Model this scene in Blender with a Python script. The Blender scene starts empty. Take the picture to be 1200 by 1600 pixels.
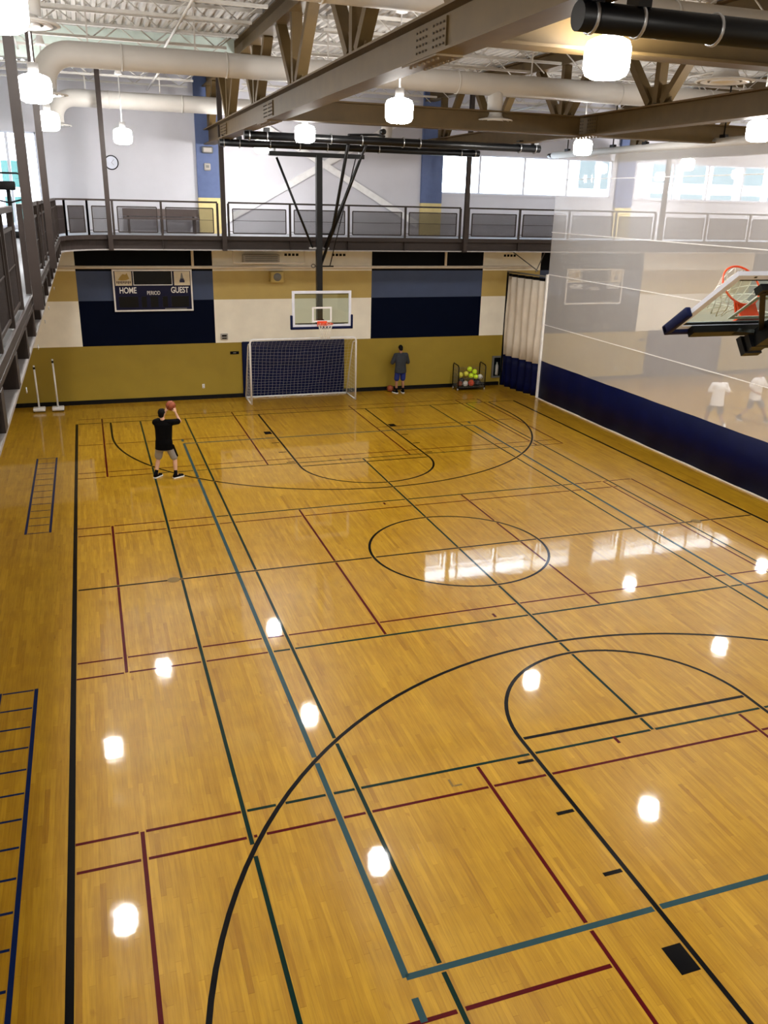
import bpy, bmesh, math, random
from mathutils import Vector as V, Matrix as M
random.seed(7)
S = bpy.context.scene
C = S.collection
PI = math.pi

# ------------------------------------------------------------------ camera
cam_d = bpy.data.cameras.new('camera'); cam = bpy.data.objects.new('camera', cam_d); C.objects.link(cam)
FPX = 1314.26
cam_d.sensor_fit = 'VERTICAL'; cam_d.sensor_height = 24.0; cam_d.lens = FPX/1600*24.0
cam_d.clip_start = .05; cam_d.clip_end = 300
yaw, pit, rol = .3349, -.3539, .0250
CAM = V((-6.598, -14.324, 6.531))
fw = V((math.sin(yaw)*math.cos(pit), math.cos(yaw)*math.cos(pit), math.sin(pit)))
r0 = V((math.cos(yaw), -math.sin(yaw), 0)); u0 = r0.cross(fw)
rt = r0*math.cos(rol)+u0*math.sin(rol); up = -r0*math.sin(rol)+u0*math.cos(rol)
cam.matrix_world = M(((rt.x, up.x, -fw.x, CAM.x), (rt.y, up.y, -fw.y, CAM.y), (rt.z, up.z, -fw.z, CAM.z), (0, 0, 0, 1)))
S.camera = cam

# ------------------------------------------------------------------ world, exposure
w = bpy.data.worlds.new('world'); S.world = w; w.use_nodes = True
bg = w.node_tree.nodes['Background']; bg.inputs[0].default_value = (.86, .93, 1, 1); bg.inputs[1].default_value = 12.0
S.view_settings.view_transform = 'Standard'; S.view_settings.look = 'None'
S.view_settings.gamma = 1; S.view_settings.use_curve_mapping = False
S.view_settings.exposure = 0.16
LAMP, BEAM = 98.0, 55.0   # glow of the pendant lamps' refractors, and their downward beam (W)

# ------------------------------------------------------------------ helpers
class MB:
    def __init__(s, mtx=None): s.v = []; s.f = []; s.m = []; s.mtx = mtx; s.cur = 0; s.smooth = False; s.sm = []
    def add(s, vs, fs, smooth=False):
        o = len(s.v); s.v += [tuple(p) for p in vs]
        for f in fs: s.f.append([i+o for i in f]); s.m.append(s.cur); s.sm.append(smooth)
        return s
    def box(s, x0, y0, z0, x1, y1, z1):
        x0, x1 = min(x0, x1), max(x0, x1); y0, y1 = min(y0, y1), max(y0, y1); z0, z1 = min(z0, z1), max(z0, z1)
        return s.add([(x0,y0,z0),(x1,y0,z0),(x1,y1,z0),(x0,y1,z0),(x0,y0,z1),(x1,y0,z1),(x1,y1,z1),(x0,y1,z1)],
              [(0,3,2,1),(4,5,6,7),(0,1,5,4),(1,2,6,5),(2,3,7,6),(3,0,4,7)])
    def cbox(s, x, y, z, a, b, c): return s.box(x-a/2, y-b/2, z-c/2, x+a/2, y+b/2, z+c/2)
    def bbox(s, x0, y0, z0, x1, y1, z1, b=.02):       # box with bevelled long edges (octagonal prism all round)
        bm = bmesh.new(); bmesh.ops.create_cube(bm, size=1)
        for v in bm.verts: v.co = V(((x0+x1)/2+v.co.x*(x1-x0), (y0+y1)/2+v.co.y*(y1-y0), (z0+z1)/2+v.co.z*(z1-z0)))
        bmesh.ops.bevel(bm, geom=bm.edges[:], offset=b, segments=2, affect='EDGES', profile=.5)
        s.add([v.co for v in bm.verts], [[v.index for v in f.verts] for f in bm.faces], True); bm.free(); return s
    def bar(s, p, q, a, b=None, upv=(0,0,1)):         # rectangular bar from p to q
        p, q = V(p), V(q); b = b or a; d = (q-p).normalized(); upv = V(upv)
        if abs(d.dot(upv)) > .99: upv = V((0,1,0))
        r = d.cross(upv).normalized(); u = r.cross(d)
        vs = [c+r*x*a/2+u*y*b/2 for c in (p, q) for x, y in ((-1,-1),(1,-1),(1,1),(-1,1))]
        return s.add(vs, [(0,1,2,3),(7,6,5,4),(0,4,5,1),(1,5,6,2),(2,6,7,3),(3,7,4,0)])
    def tube(s, pts, r, n=10, cap=True, close=False):
        pts = [V(p) for p in pts]; k = len(pts); rs = r if isinstance(r, (list, tuple)) else [r]*k
        vs = []; prev = None
        for i, p in enumerate(pts):
            a = pts[(i-1) % k] if (i > 0 or close) else p; b = pts[(i+1) % k] if (i < k-1 or close) else p
            d = (b-a).normalized()
            if prev is None:
                t = V((0,0,1)) if abs(d.z) < .9 else V((1,0,0)); x = d.cross(t).normalized()
            else: x = (prev-d*prev.dot(d)).normalized()
            prev = x; y = d.cross(x)
            vs += [p+(x*math.cos(2*PI*j/n)+y*math.sin(2*PI*j/n))*rs[i] for j in range(n)]
        fs = []
        for i in range(k if close else k-1):
            for j in range(n):
                a, b = i*n+j, i*n+(j+1) % n; c = ((i+1) % k)*n
                fs.append((a, b, c+(j+1) % n, c+j))
        s.add(vs, fs, n > 4)
        if cap and not close:
            o = len(s.v)-len(vs)
            s.f += [[o+j for j in range(n)][::-1], [o+(k-1)*n+j for j in range(n)]]; s.m += [s.cur]*2; s.sm += [False]*2
        return s
    def lathe(s, prof, c=(0,0,0), n=24, axis='z'):    # prof: (r, h)
        c = V(c); vs = []
        for r, h in prof:
            for j in range(n):
                a = 2*PI*j/n; x, y = r*math.cos(a), r*math.sin(a)
                vs.append(c+(V((x,y,h)) if axis == 'z' else V((x,h,y)) if axis == 'y' else V((h,x,y))))
        fs = [(i*n+j, i*n+(j+1) % n, (i+1)*n+(j+1) % n, (i+1)*n+j) for i in range(len(prof)-1) for j in range(n)]
        return s.add(vs, fs, True)
    def ball(s, c, r, n=16, m=10, ax=None):           # ellipsoid; r float or (rx,ry,rz), ax = 3x3 frame
        c = V(c); r = (r, r, r) if not isinstance(r, (tuple, list)) else r
        vs = [V((0,0,r[2]))]
        for i in range(1, m):
            t = PI*i/m
            for j in range(n): a = 2*PI*j/n; vs.append(V((r[0]*math.sin(t)*math.cos(a), r[1]*math.sin(t)*math.sin(a), r[2]*math.cos(t))))
        vs.append(V((0,0,-r[2])))
        fs = [(0, 1+j, 1+(j+1) % n) for j in range(n)]
        for i in range(m-2):
            for j in range(n): a = 1+i*n; fs.append((a+j, a+n+j, a+n+(j+1) % n, a+(j+1) % n))
        a = 1+(m-2)*n; fs += [(a+j, len(vs)-1, a+(j+1) % n) for j in range(n)]
        return s.add([c+(ax @ v if ax else v) for v in vs], fs, True)
    def cap(s, p, r, q, t):                           # tapered capsule
        p, q = V(p), V(q); d = (q-p)
        s.tube([p, p+d*.33, p+d*.67, q], [r, r+(t-r)*.33, r+(t-r)*.67, t], 12); s.ball(p, r, 12, 8); s.ball(q, t, 12, 8); return s
    def loft(s, rings):                               # rings: list of vertex loops, capped
        n = len(rings[0]); vs = [p for r in rings for p in r]
        fs = [(i*n+j, i*n+(j+1) % n, (i+1)*n+(j+1) % n, (i+1)*n+j) for i in range(len(rings)-1) for j in range(n)]
        fs += [list(range(n))[::-1], [(len(rings)-1)*n+j for j in range(n)]]
        return s.add(vs, fs, True)
    def build(s, name, mat, parent=None):
        me = bpy.data.meshes.new(name); vs = [s.mtx @ V(p) for p in s.v] if s.mtx else s.v
        me.from_pydata(vs, [], s.f)
        for m_ in (mat if isinstance(mat, (list, tuple)) else [mat]): me.materials.append(MAT[m_] if isinstance(m_, str) else m_)
        me.polygons.foreach_set('material_index', s.m); me.polygons.foreach_set('use_smooth', s.sm)
        me.update(); o = bpy.data.objects.new(name, me); C.objects.link(o)
        if parent:
            o.parent = parent; o.matrix_parent_inverse = M.Translation(-parent.location)
        return o
def tag(o, label=None, cat=None, group=None, kind=None):
    for k, v in (('label', label), ('category', cat), ('group', group), ('kind', kind)):
        if v: o[k] = v
    return o
def thing(name, label, cat, loc=(0,0,0), group=None, kind=None):
    o = bpy.data.objects.new(name, None); C.objects.link(o); o.location = loc; o.empty_display_size = .2
    return tag(o, label, cat, group, kind)
def link_copy(src, parent, off=(0,0,0), label=None):
    o = src.copy(); C.objects.link(o); o.parent = parent
    o.location = src.location+V(off)
    if label: o['label'] = label
    return o
def clone(root, off, label, group=None):
    r = root.copy(); C.objects.link(r); r.location = root.location+V(off); r['label'] = label
    if group: r['group'] = group
    for ch in list(root.children):
        c = ch.copy(); C.objects.link(c); c.parent = r; c.matrix_parent_inverse = ch.matrix_parent_inverse.copy()
        for g in list(ch.children):
            d = g.copy(); C.objects.link(d); d.parent = c; d.matrix_parent_inverse = g.matrix_parent_inverse.copy()
    return r

# ------------------------------------------------------------------ materials
MAT = {}
def lin(c): return tuple((x/12.92 if x <= .04045 else ((x+.055)/1.055)**2.4) for x in c)
def rgb(r, g, b): return lin((r/255, g/255, b/255))+(1,)
def mat(name, col, rough=.5, metal=0, noise=.06, scale=6, coat=0, bump=0, alpha=None, trans=None, spec=.5):
    m = bpy.data.materials.new(name); m.use_nodes = True; nt = m.node_tree; N = nt.nodes; L = nt.links
    b = N['Principled BSDF']; b.inputs['Roughness'].default_value = rough; b.inputs['Metallic'].default_value = metal; b.inputs['Specular IOR Level'].default_value = spec
    if coat: b.inputs['Coat Weight'].default_value = coat; b.inputs['Coat Roughness'].default_value = .04
    g = N.new('ShaderNodeNewGeometry'); t = N.new('ShaderNodeTexNoise'); t.inputs['Scale'].default_value = scale; t.inputs['Detail'].default_value = 4
    L.new(g.outputs['Position'], t.inputs['Vector'])
    r = N.new('ShaderNodeValToRGB'); r.color_ramp.elements[0].position = .3; r.color_ramp.elements[1].position = .7
    c = rgb(*col)
    r.color_ramp.elements[0].color = tuple(x*(1-noise) for x in c[:3])+(1,); r.color_ramp.elements[1].color = tuple(min(1, x*(1+noise)) for x in c[:3])+(1,)
    L.new(t.outputs['Fac'], r.inputs[0]); L.new(r.outputs[0], b.inputs['Base Color'])
    if bump:
        bp = N.new('ShaderNodeBump'); bp.inputs['Strength'].default_value = bump; bp.inputs['Distance'].default_value = .01
        L.new(t.outputs['Fac'], bp.inputs['Height']); L.new(bp.outputs[0], b.inputs['Normal'])
    if alpha is not None:
        tr = N.new('ShaderNodeBsdfTransparent'); mx = N.new('ShaderNodeMixShader'); mx.inputs[0].default_value = alpha
        sh = b
        if trans is not None:
            tl = N.new('ShaderNodeBsdfTranslucent'); tl.inputs[0].default_value = c
            m2 = N.new('ShaderNodeMixShader'); m2.inputs[0].default_value = trans
            L.new(b.outputs[0], m2.inputs[1]); L.new(tl.outputs[0], m2.inputs[2]); sh = m2
        L.new(tr.outputs[0], mx.inputs[1]); L.new(sh.outputs[0], mx.inputs[2]); L.new(mx.outputs[0], N['Material Output'].inputs[0])
    MAT[name] = m; return m
def emit(name, col, st):
    m = bpy.data.materials.new(name); m.use_nodes = True; nt = m.node_tree
    e = nt.nodes.new('ShaderNodeEmission'); e.inputs[0].default_value = col; e.inputs[1].default_value = st
    nt.links.new(e.outputs[0], nt.nodes['Material Output'].inputs[0]); MAT[name] = m

mat('wall_white', (205, 205, 214), .7, scale=1.5, noise=.03)
mat('wall_gold', (150, 127, 34), .55, scale=2, noise=.05)
mat('wall_cream', (240, 235, 221), .6, scale=2, noise=.05)
mat('wall_tan', (182, 158, 90), .6, scale=2, noise=.05)
mat('wall_navy', (0, 7, 30), .6, scale=2, spec=.06)
mat('wall_slate', (68, 80, 108), .6, scale=2, spec=.2)
mat('wall_ink', (5, 7, 14), .6, spec=.1)
mat('col_blue', (84, 100, 142), .6)
mat('col_gold', (214, 196, 138), .6)
mat('black_rubber', (5, 5, 7), .5, spec=.2)
mat('steel_brown', (46, 38, 35), .55, noise=.1, spec=.25)
mat('steel_flange', (150, 146, 145), .5, noise=.1)
mat('deck_grey', (140, 143, 150), .7)
mat('perf', (52, 46, 46), .6, spec=.1)
mat('truss_tan', (88, 70, 40), .55, noise=.12, scale=3, spec=.3)
mat('truss_dark', (60, 46, 30), .6)
mat('roof_white', (188, 186, 184), .7, noise=.08, scale=1.2)
mat('joist_white', (196, 194, 190), .6)
mat('duct', (204, 201, 197), .6, noise=.04, scale=2)
mat('panel_green', (206, 222, 218), .6)
mat('black_metal', (7, 8, 11), .35, spec=.3)
mat('chrome', (170, 172, 176), .3, .9)
mat('white_paint', (232, 232, 234), .35)
mat('white_frame', (214, 218, 232), .4)
mat('orange', (226, 74, 26), .4)
mat('cord', (226, 222, 214), .8)
mat('pad_navy', (3, 14, 56), .5, spec=.15)
mat('curtain_blue', (2, 8, 52), .5, scale=3, noise=.15, spec=.12)
mat('curtain_white', (226, 216, 202), .75, scale=3)
mat('curtain_mesh', (246, 244, 244), .9, noise=.04, scale=1.5, alpha=.41, trans=.5, spec=.0)
mat('strap', (245, 245, 245), .6)
mat('skin', (206, 160, 132), .55)
mat('skin_tan', (150, 105, 80), .55)
mat('hair', (10, 8, 7), .7, spec=.15)
mat('tee_black', (5, 5, 6), .9, scale=20, bump=.2, spec=.1)
mat('short_grey', (146, 142, 140), .85)
mat('sock_black', (6, 6, 8), .9, spec=.15)
mat('tee_grey', (54, 57, 62), .9, spec=.2)
mat('short_blue', (18, 36, 112), .8)
mat('tee_white', (240, 240, 244), .85)
mat('short_dark', (70, 68, 76), .85)
mat('sole', (235, 235, 235), .6)
mat('bb_orange', (150, 72, 38), .6, scale=60, bump=.3)
mat('bb_seam', (20, 14, 12), .6)
mat('ball_lime', (202, 232, 40), .5)
mat('ball_yellow', (206, 200, 70), .5)
mat('ball_red', (222, 76, 34), .5)
mat('ball_white', (225, 220, 214), .5)
mat('ball_dark', (22, 24, 34), .5)
mat('board_navy', (6, 9, 48), .4, spec=.2)
mat('board_black', (4, 4, 5), .35, spec=.2)
mat('board_card', (216, 204, 178), .6)
mat('emblem_gold', (176, 146, 70), .6)
mat('emblem_dark', (64, 44, 36), .6)
mat('emblem_navy', (24, 32, 70), .6)
mat('letters', (226, 224, 222), .5)
mat('metal_grey', (120, 120, 118), .5, .4)
mat('box_grey', (170, 165, 160), .5)
mat('clock_face', (206, 212, 230), .4)
mat('stucco', (226, 226, 226), .8)
mat('teal_glass', (14, 66, 62), .2)
mat('pale_glass', (38, 62, 66), .15)
mat('line_black', (2, 2, 4), .35, coat=.22, spec=.05)
mat('line_red', (74, 3, 10), .35, coat=.22, spec=.05)
mat('line_green', (2, 34, 28), .35, coat=.22, spec=.05)
mat('line_teal', (40, 68, 74), .35, coat=.22, spec=.05)
mat('line_blue', (10, 30, 76), .35, coat=.22, spec=.05)
mat('plate_brass', (116, 92, 44), .5, spec=.2)
mat('wood_bench', (96, 84, 80), .6)
emit('lamp_glow', (1, .965, .92, 1), LAMP)
def glass(name, col, rough, fac):
    m = bpy.data.materials.new(name); m.use_nodes = True; nt = m.node_tree; N = nt.nodes; L = nt.links
    N.remove(N['Principled BSDF'])
    t = N.new('ShaderNodeBsdfTransparent'); t.inputs[0].default_value = col
    g = N.new('ShaderNodeBsdfGlossy'); g.inputs['Roughness'].default_value = rough
    x = N.new('ShaderNodeMixShader'); x.inputs[0].default_value = fac
    L.new(t.outputs[0], x.inputs[1]); L.new(g.outputs[0], x.inputs[2]); L.new(x.outputs[0], N['Material Output'].inputs[0]); MAT[name] = m
glass('window_glass', (.95, .98, 1, 1), .02, .05)
glass('board_glass', (.86, .92, .88, 1), .02, .06)

# maple strips: BW wide, BL long, shifted from row to row
BW, BL = .0572, .92
def wood():
    m = bpy.data.materials.new('maple'); m.use_nodes = True; nt = m.node_tree; N = nt.nodes; L = nt.links
    b = N['Principled BSDF']
    def math_(op, a, c=None):
        n = N.new('ShaderNodeMath'); n.operation = op
        for i, q in enumerate((a, c)):
            if q is None: continue
            if isinstance(q, (int, float)): n.inputs[i].default_value = q
            else: L.new(q, n.inputs[i])
        return n.outputs[0]
    g = N.new('ShaderNodeNewGeometry'); sp = N.new('ShaderNodeSeparateXYZ'); L.new(g.outputs['Position'], sp.inputs[0])
    u = math_('DIVIDE', sp.outputs[0], BW); row = math_('FLOOR', u)
    off = math_('FRACT', math_('ADD', math_('MULTIPLY', row, .754877), math_('MULTIPLY', math_('MULTIPLY', row, row), .1327)))
    v = math_('ADD', math_('DIVIDE', sp.outputs[1], BL), off); colm = math_('FLOOR', v)
    cb = N.new('ShaderNodeCombineXYZ'); L.new(row, cb.inputs[0]); L.new(colm, cb.inputs[1])
    wn = N.new('ShaderNodeTexWhiteNoise'); wn.noise_dimensions = '3D'; L.new(cb.outputs[0], wn.inputs['Vector'])
    rp = N.new('ShaderNodeValToRGB'); e = rp.color_ramp.elements
    e[0].position = 0; e[0].color = rgb(156, 113, 18); e[1].position = 1; e[1].color = rgb(186, 144, 30)
    for p, c in ((.05, (168, 126, 21)), (.35, (173, 131, 23)), (.8, (178, 137, 26))): q = e.new(p); q.color = rgb(*c)
    L.new(wn.outputs['Value'], rp.inputs[0])
    mp = N.new('ShaderNodeMapping'); mp.inputs['Scale'].default_value = (26, 1.6, 1); L.new(g.outputs['Position'], mp.inputs[0])
    ns = N.new('ShaderNodeTexNoise'); ns.inputs['Scale'].default_value = 1.6; ns.inputs['Detail'].default_value = 6; L.new(mp.outputs[0], ns.inputs['Vector'])
    r2 = N.new('ShaderNodeValToRGB'); r2.color_ramp.elements[0].position = .3; r2.color_ramp.elements[0].color = (.84, .81, .75, 1)
    r2.color_ramp.elements[1].position = .62; r2.color_ramp.elements[1].color = (1.04, 1.04, 1.04, 1); L.new(ns.outputs['Fac'], r2.inputs[0])
    n3 = N.new('ShaderNodeTexNoise'); n3.inputs['Scale'].default_value = 2.2; n3.inputs['Detail'].default_value = 3; L.new(g.outputs['Position'], n3.inputs['Vector'])
    r3 = N.new('ShaderNodeValToRGB'); r3.color_ramp.elements[0].position = .3; r3.color_ramp.elements[0].color = (.86, .83, .76, 1)
    r3.color_ramp.elements[1].position = .7; L.new(n3.outputs['Fac'], r3.inputs[0])
    # knots / dark flecks
    m4 = N.new('ShaderNodeMapping'); m4.inputs['Scale'].default_value = (9, 3, 1); L.new(g.outputs['Position'], m4.inputs[0])
    n4 = N.new('ShaderNodeTexNoise'); n4.inputs['Scale'].default_value = 1.1; n4.inputs['Detail'].default_value = 2; L.new(m4.outputs[0], n4.inputs['Vector'])
    r4 = N.new('ShaderNodeValToRGB'); r4.color_ramp.elements[0].position = .70; r4.color_ramp.elements[0].color = (1, 1, 1, 1)
    r4.color_ramp.elements[1].position = .78; r4.color_ramp.elements[1].color = (.72, .62, .5, 1); L.new(n4.outputs['Fac'], r4.inputs[0])
    # joints
    fu = math_('FRACT', u); fv = math_('FRACT', v)
    j1 = math_('LESS_THAN', fu, .035); j2 = math_('LESS_THAN', fv, .0035); jt = math_('MAXIMUM', j1, j2)
    def mul(a, c_, fac=1.0):
        n = N.new('ShaderNodeMix'); n.data_type = 'RGBA'; n.blend_type = 'MULTIPLY'; n.inputs[0].default_value = fac
        L.new(a, n.inputs[6]); L.new(c_, n.inputs[7]); return n
    a = mul(rp.outputs[0], r2.outputs[0]); a = mul(a.outputs[2], r3.outputs[0]); a = mul(a.outputs[2], r4.outputs[0])
    jm = N.new('ShaderNodeMix'); jm.data_type = 'RGBA'; jm.blend_type = 'MULTIPLY'; jm.inputs[7].default_value = (.8, .74, .64, 1)
    L.new(jt, jm.inputs[0]); L.new(a.outputs[2], jm.inputs[6]); L.new(jm.outputs[2], b.inputs['Base Color'])
    b.inputs['Roughness'].default_value = .36; b.inputs['Specular IOR Level'].default_value = .2; b.inputs['Coat Weight'].default_value = .62; b.inputs['Coat Roughness'].default_value = .045
    n5 = N.new('ShaderNodeTexNoise'); n5.inputs['Scale'].default_value = 3.5; n5.inputs['Detail'].default_value = 3; L.new(g.outputs['Position'], n5.inputs['Vector'])
    bp = N.new('ShaderNodeBump'); bp.inputs['Strength'].default_value = .035; bp.inputs['Distance'].default_value = .02
    L.new(n5.outputs['Fac'], bp.inputs['Height']); L.new(bp.outputs[0], b.inputs['Coat Normal'])
    MAT['maple'] = m
wood()

# ------------------------------------------------------------------ room shell
XL, XR, YN, YB, ZT = -10.6, 27.0, -17.2, 14.62, 10.06
floor = MB().box(XL, YN, -.1, XR, YB, 0).build('floor', 'maple'); tag(floor, 'glossy maple strip gym floor', None, None, 'structure')

def offrow(r): return (r*.754877+r*r*.1327) % 1.0
cand = []
for r in range(int(-8.6/BW), int(-1.0/BW)):
    for k in range(-16, -6):
        y0 = (k-offrow(r))*BL; c = V(((r+.5)*BW, y0+BL/2, 0)); d = c-CAM
        px = 600+FPX*d.dot(rt)/d.dot(fw); py = 800-FPX*d.dot(up)/d.dot(fw)
        if -20 < px < 1220 and py < 1640: cand.append((d.length, r, y0))
cand.sort()
pb = MB().box(.0006, .0006, 0, BW-.0006, BL-.0006, .0008).build('floorboard', 'maple', floor)
for i, (_, r, y0) in enumerate(cand[:300]):
    o = pb if i == 0 else link_copy(pb, floor)
    o.location = V((r*BW, y0, 0))

# painted court lines
W2, L2, KX, FT = 7.31, 12.0, 1.80, 6.18
LN = []                                   # (pts, width, priority, material)
def hl(y, x0, x1, wd, pr, m): LN.append(([(x0, y), (x1, y)], wd, pr, m))
def vl(x, y0, y1, wd, pr, m): LN.append(([(x, y0), (x, y1)], wd, pr, m))
def arc(cx, cy, r, a0, a1, n=48): return [(cx+r*math.cos(a0+(a1-a0)*i/n), cy+r*math.sin(a0+(a1-a0)*i/n)) for i in range(n+1)]
for sx in (-1, 1): vl(sx*W2, -L2, L2, .075, 5, 'line_black')
for sy in (-1, 1): hl(sy*L2, -W2+.04, W2-.04, .05, 5, 'line_black')
hl(0, -W2+.06, W2-.06, .05, 4, 'line_black')
LN.append((arc(0, 0, KX, 0, 2*PI, 72), .052, 5, 'line_black'))
for sy in (-1, 1):
    key = [(-KX, sy*L2), (-KX, sy*FT)]+[(KX*math.cos(PI-PI*i/40), sy*(FT-KX*math.sin(PI*i/40))) for i in range(1, 40)]+[(KX, sy*FT), (KX, sy*L2)]
    LN.append((key, .055, 5, 'line_black'))
    hl(sy*FT, -KX+.03, KX-.03, .055, 4.5, 'line_black')
    R3, YC = 6.34, 10.34
    a3 = [(-R3, sy*L2), (-R3, sy*(YC+.4))]+[(-R3*math.cos(PI*i/64), sy*(YC-R3*math.sin(PI*i/64))) for i in range(65)]+[(R3, sy*(YC+.4)), (R3, sy*L2)]
    LN.append((a3, .056, 5.5, 'line_black'))
    for sx in (-1, 1):
        for yy in (6.62, 7.59, 8.56): LN.append(([(sx*1.85, sy*yy), (sx*2.07, sy*yy)], .052, 9, 'line_black'))
        LN.append(([(sx*1.85, sy*9.68), (sx*2.06, sy*9.68)], .31, 9, 'line_black'))
for sy in (-1, 1):
    hl(sy*9.1, -4.46, 4.46, .066, 4, 'line_teal')
    vl(-4.46, sy*9.32, sy*9.56, .066, 9, 'line_teal'); vl(4.46, sy*9.32, sy*9.56, .066, 9, 'line_teal')
    hl(sy*6.5, -5.47, 5.47, .044, 2.2, 'line_green'); hl(sy*3.05, -4.42, 4.42, .05, 2.2, 'line_green')
    for a, b, m in ((-7.27, -5.5, 0), (5.5, 6.14, 0)): hl(sy*6.5, a, b, .042, 1, 'line_red')
    for a, b in ((-7.27, -4.5), (4.5, 6.14)): hl(sy*3.05, a, b, .042, 1, 'line_red')
    hl(sy*2.6, -7.27, 5.37, .042, 1, 'line_red'); hl(sy*6.93, -7.27, 6.14, .042, 1, 'line_red')
    hl(sy*9.55, -7.27, -2.6, .045, 1, 'line_red'); hl(sy*9.55, 1.4, 6.14, .045, 1, 'line_red')
    hl(sy*12.55, -7.27, 6.14, .042, 1, 'line_red')
    for x in (-6.58, -2.58, 1.38, 5.3, 6.14): vl(x, sy*6.5, sy*12.55, .045, 1.5, 'line_red')
    for yy in (2.98, 6.5): vl(-.6, sy*(yy-.02), sy*(yy+.13)if yy > 5 else sy*(yy-.15), .045, 9, 'line_red')
for x in (-6.58, -2.58, 1.38, 5.3, 6.14): vl(x, -3.05, 3.05, .045, 1.5, 'line_red')
for x in (-5.47, -4.115, 4.115, 5.47): vl(x, -L2+.04, L2-.04, .048, 2.5, 'line_green')
vl(0, -6.5, 6.5, .046, 2.5, 'line_green')
for x in (-4.46, 4.46): vl(x, -9.1, 9.1, .066, 4, 'line_teal')
def seg_hit(p, q, a, b):
    d = (q[0]-p[0], q[1]-p[1]); e = (b[0]-a[0], b[1]-a[1]); dn = d[0]*e[1]-d[1]*e[0]
    if abs(dn) < 1e-9: return None
    t = ((a[0]-p[0])*e[1]-(a[1]-p[1])*e[0])/dn; u = ((a[0]-p[0])*d[1]-(a[1]-p[1])*d[0])/dn
    if 0 <= u <= 1 and -.01 <= t <= 1.01:
        return t, abs(dn)/(math.hypot(*d)*math.hypot(*e))
def strip(mb, pts, wd, z):
    vs = []; n = len(pts); closed = math.hypot(pts[0][0]-pts[-1][0], pts[0][1]-pts[-1][1]) < 1e-4 and n > 2
    for i, p in enumerate(pts):
        a = pts[i-1] if i else (pts[-2] if closed else p); b = pts[i+1] if i < n-1 else (pts[1] if closed else p)
        dx, dy = b[0]-a[0], b[1]-a[1]; l = math.hypot(dx, dy) or 1; nx, ny = -dy/l*wd/2, dx/l*wd/2
        vs += [(p[0]+nx, p[1]+ny, z), (p[0]-nx, p[1]-ny, z)]
    mb.add(vs, [(2*i+1, 2*i+3, 2*i+2, 2*i) for i in range(n-1)])
line_objs = []
for i, (pts, wd, pr, m) in enumerate(LN):
    mb = MB(); z = .0012+.0001*int(pr)
    if len(pts) == 2 and pr < 9:
        p, q = pts; ln = math.hypot(q[0]-p[0], q[1]-p[1]); cuts = []
        for j, (pt2, w_, pr2, _) in enumerate(LN):
            if j == i or pr2 <= pr or pr2 >= 9: continue
            for a, b in zip(pt2, pt2[1:]):
                h = seg_hit(p, q, a, b)
                if h: hw = ((w_/2+.016)/max(h[1], .15))/ln; cuts.append((h[0]-hw, h[0]+hw))
        t = 0.0
        for a, b in sorted(cuts):
            if a > t+.001: strip(mb, [(p[0]+(q[0]-p[0])*s, p[1]+(q[1]-p[1])*s) for s in (t, a)], wd, z)
            t = max(t, b)
        if t < .999: strip(mb, [(p[0]+(q[0]-p[0])*s, p[1]+(q[1]-p[1])*s) for s in (t, 1)], wd, z)
    else: strip(mb, pts, wd, z)
    if mb.f: line_objs.append(mb.build('court_line', m, floor))
for o in line_objs: link_copy(o, floor, (16.35, 0, 0))
# agility ladders painted beside the court
for y0, n in ((3.03, 13), (-8.64, 13)):
    for x in (-8.27, -7.80):
        mb = MB(); strip(mb, [(x, y0-.03), (x, y0+12*.456+.03)], .05, .0014); mb.build('ladder_rail_line', 'line_blue', floor)
    for k in range(n):
        mb = MB(); strip(mb, [(-8.235, y0+k*.456), (-7.835, y0+k*.456)], .034, .0014); mb.build('ladder_rung_line', 'line_blue', floor)
for x in (-5.62, 5.76):
    MB().lathe([(.0001, .004), (.10, .004), (.115, .0012)], (x, 0, 0), 20).build('floor_plate', 'plate_brass', floor)
mb = MB(); strip(mb, [(-3.02, -6.66), (-3.02, -6.8)], .03, .0014); strip(mb, [(-3.0, -6.79), (-2.9, -6.79)], .03, .0014); mb.build('tape_mark', 'plate_brass', floor)

# back wall, painted in blocks, with window openings
zs = [0, 1.9, 3.33, 4.25, 5.2, 6.83, 8.12, 5.55, 8.2, ZT]; zs = sorted(set(zs))
blocks = [(-6.95, -2.7), (2.8, 7.05), (9.4, 13.9), (19.15, 23.4)]
wins = [(5.27, 12.05, 6.83, 8.12), (13.1, 20.6, 6.83, 8.12), (-10.3, -7.68, 5.55, 8.2)]
xs = sorted(set([XL-.2, XR+.2]+[a for b in blocks for a in b]+[a for b in wins for a in b[:2]]))
mb = MB(); slots = ['wall_gold', 'wall_cream', 'wall_tan', 'wall_cream', 'wall_white', 'wall_navy', 'wall_slate', 'wall_ink']
for x0, x1 in zip(xs, xs[1:]):
    for z0, z1 in zip(zs, zs[1:]):
        cx, cz = (x0+x1)/2, (z0+z1)/2
        if any(a < cx < b and c < cz < d for a, b, c, d in wins): continue
        blk = any(a < cx < b for a, b in blocks)
        mb.cur = 0 if cz < 1.9 else (5 if blk else 1) if cz < 3.33 else (6 if blk else 2) if cz < 4.25 else (7 if blk else 3) if cz < 5.2 else 4
        mb.box(x0, YB, z0, x1, YB+.25, z1)
wall_b = tag(mb.build('wall_back', slots), 'far end wall painted in gold, cream and navy blocks', None, None, 'structure')
tag(MB().box(XL-.2, YN, 0, XL, YB, ZT).build('wall_left', 'wall_cream'), 'left side wall behind the raised track', None, None, 'structure')
tag(MB().box(XR, YN, 0, XR+.2, YB, ZT).build('wall_right', 'wall_cream'), 'right side wall beyond the divider curtain', None, None, 'structure')
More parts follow.
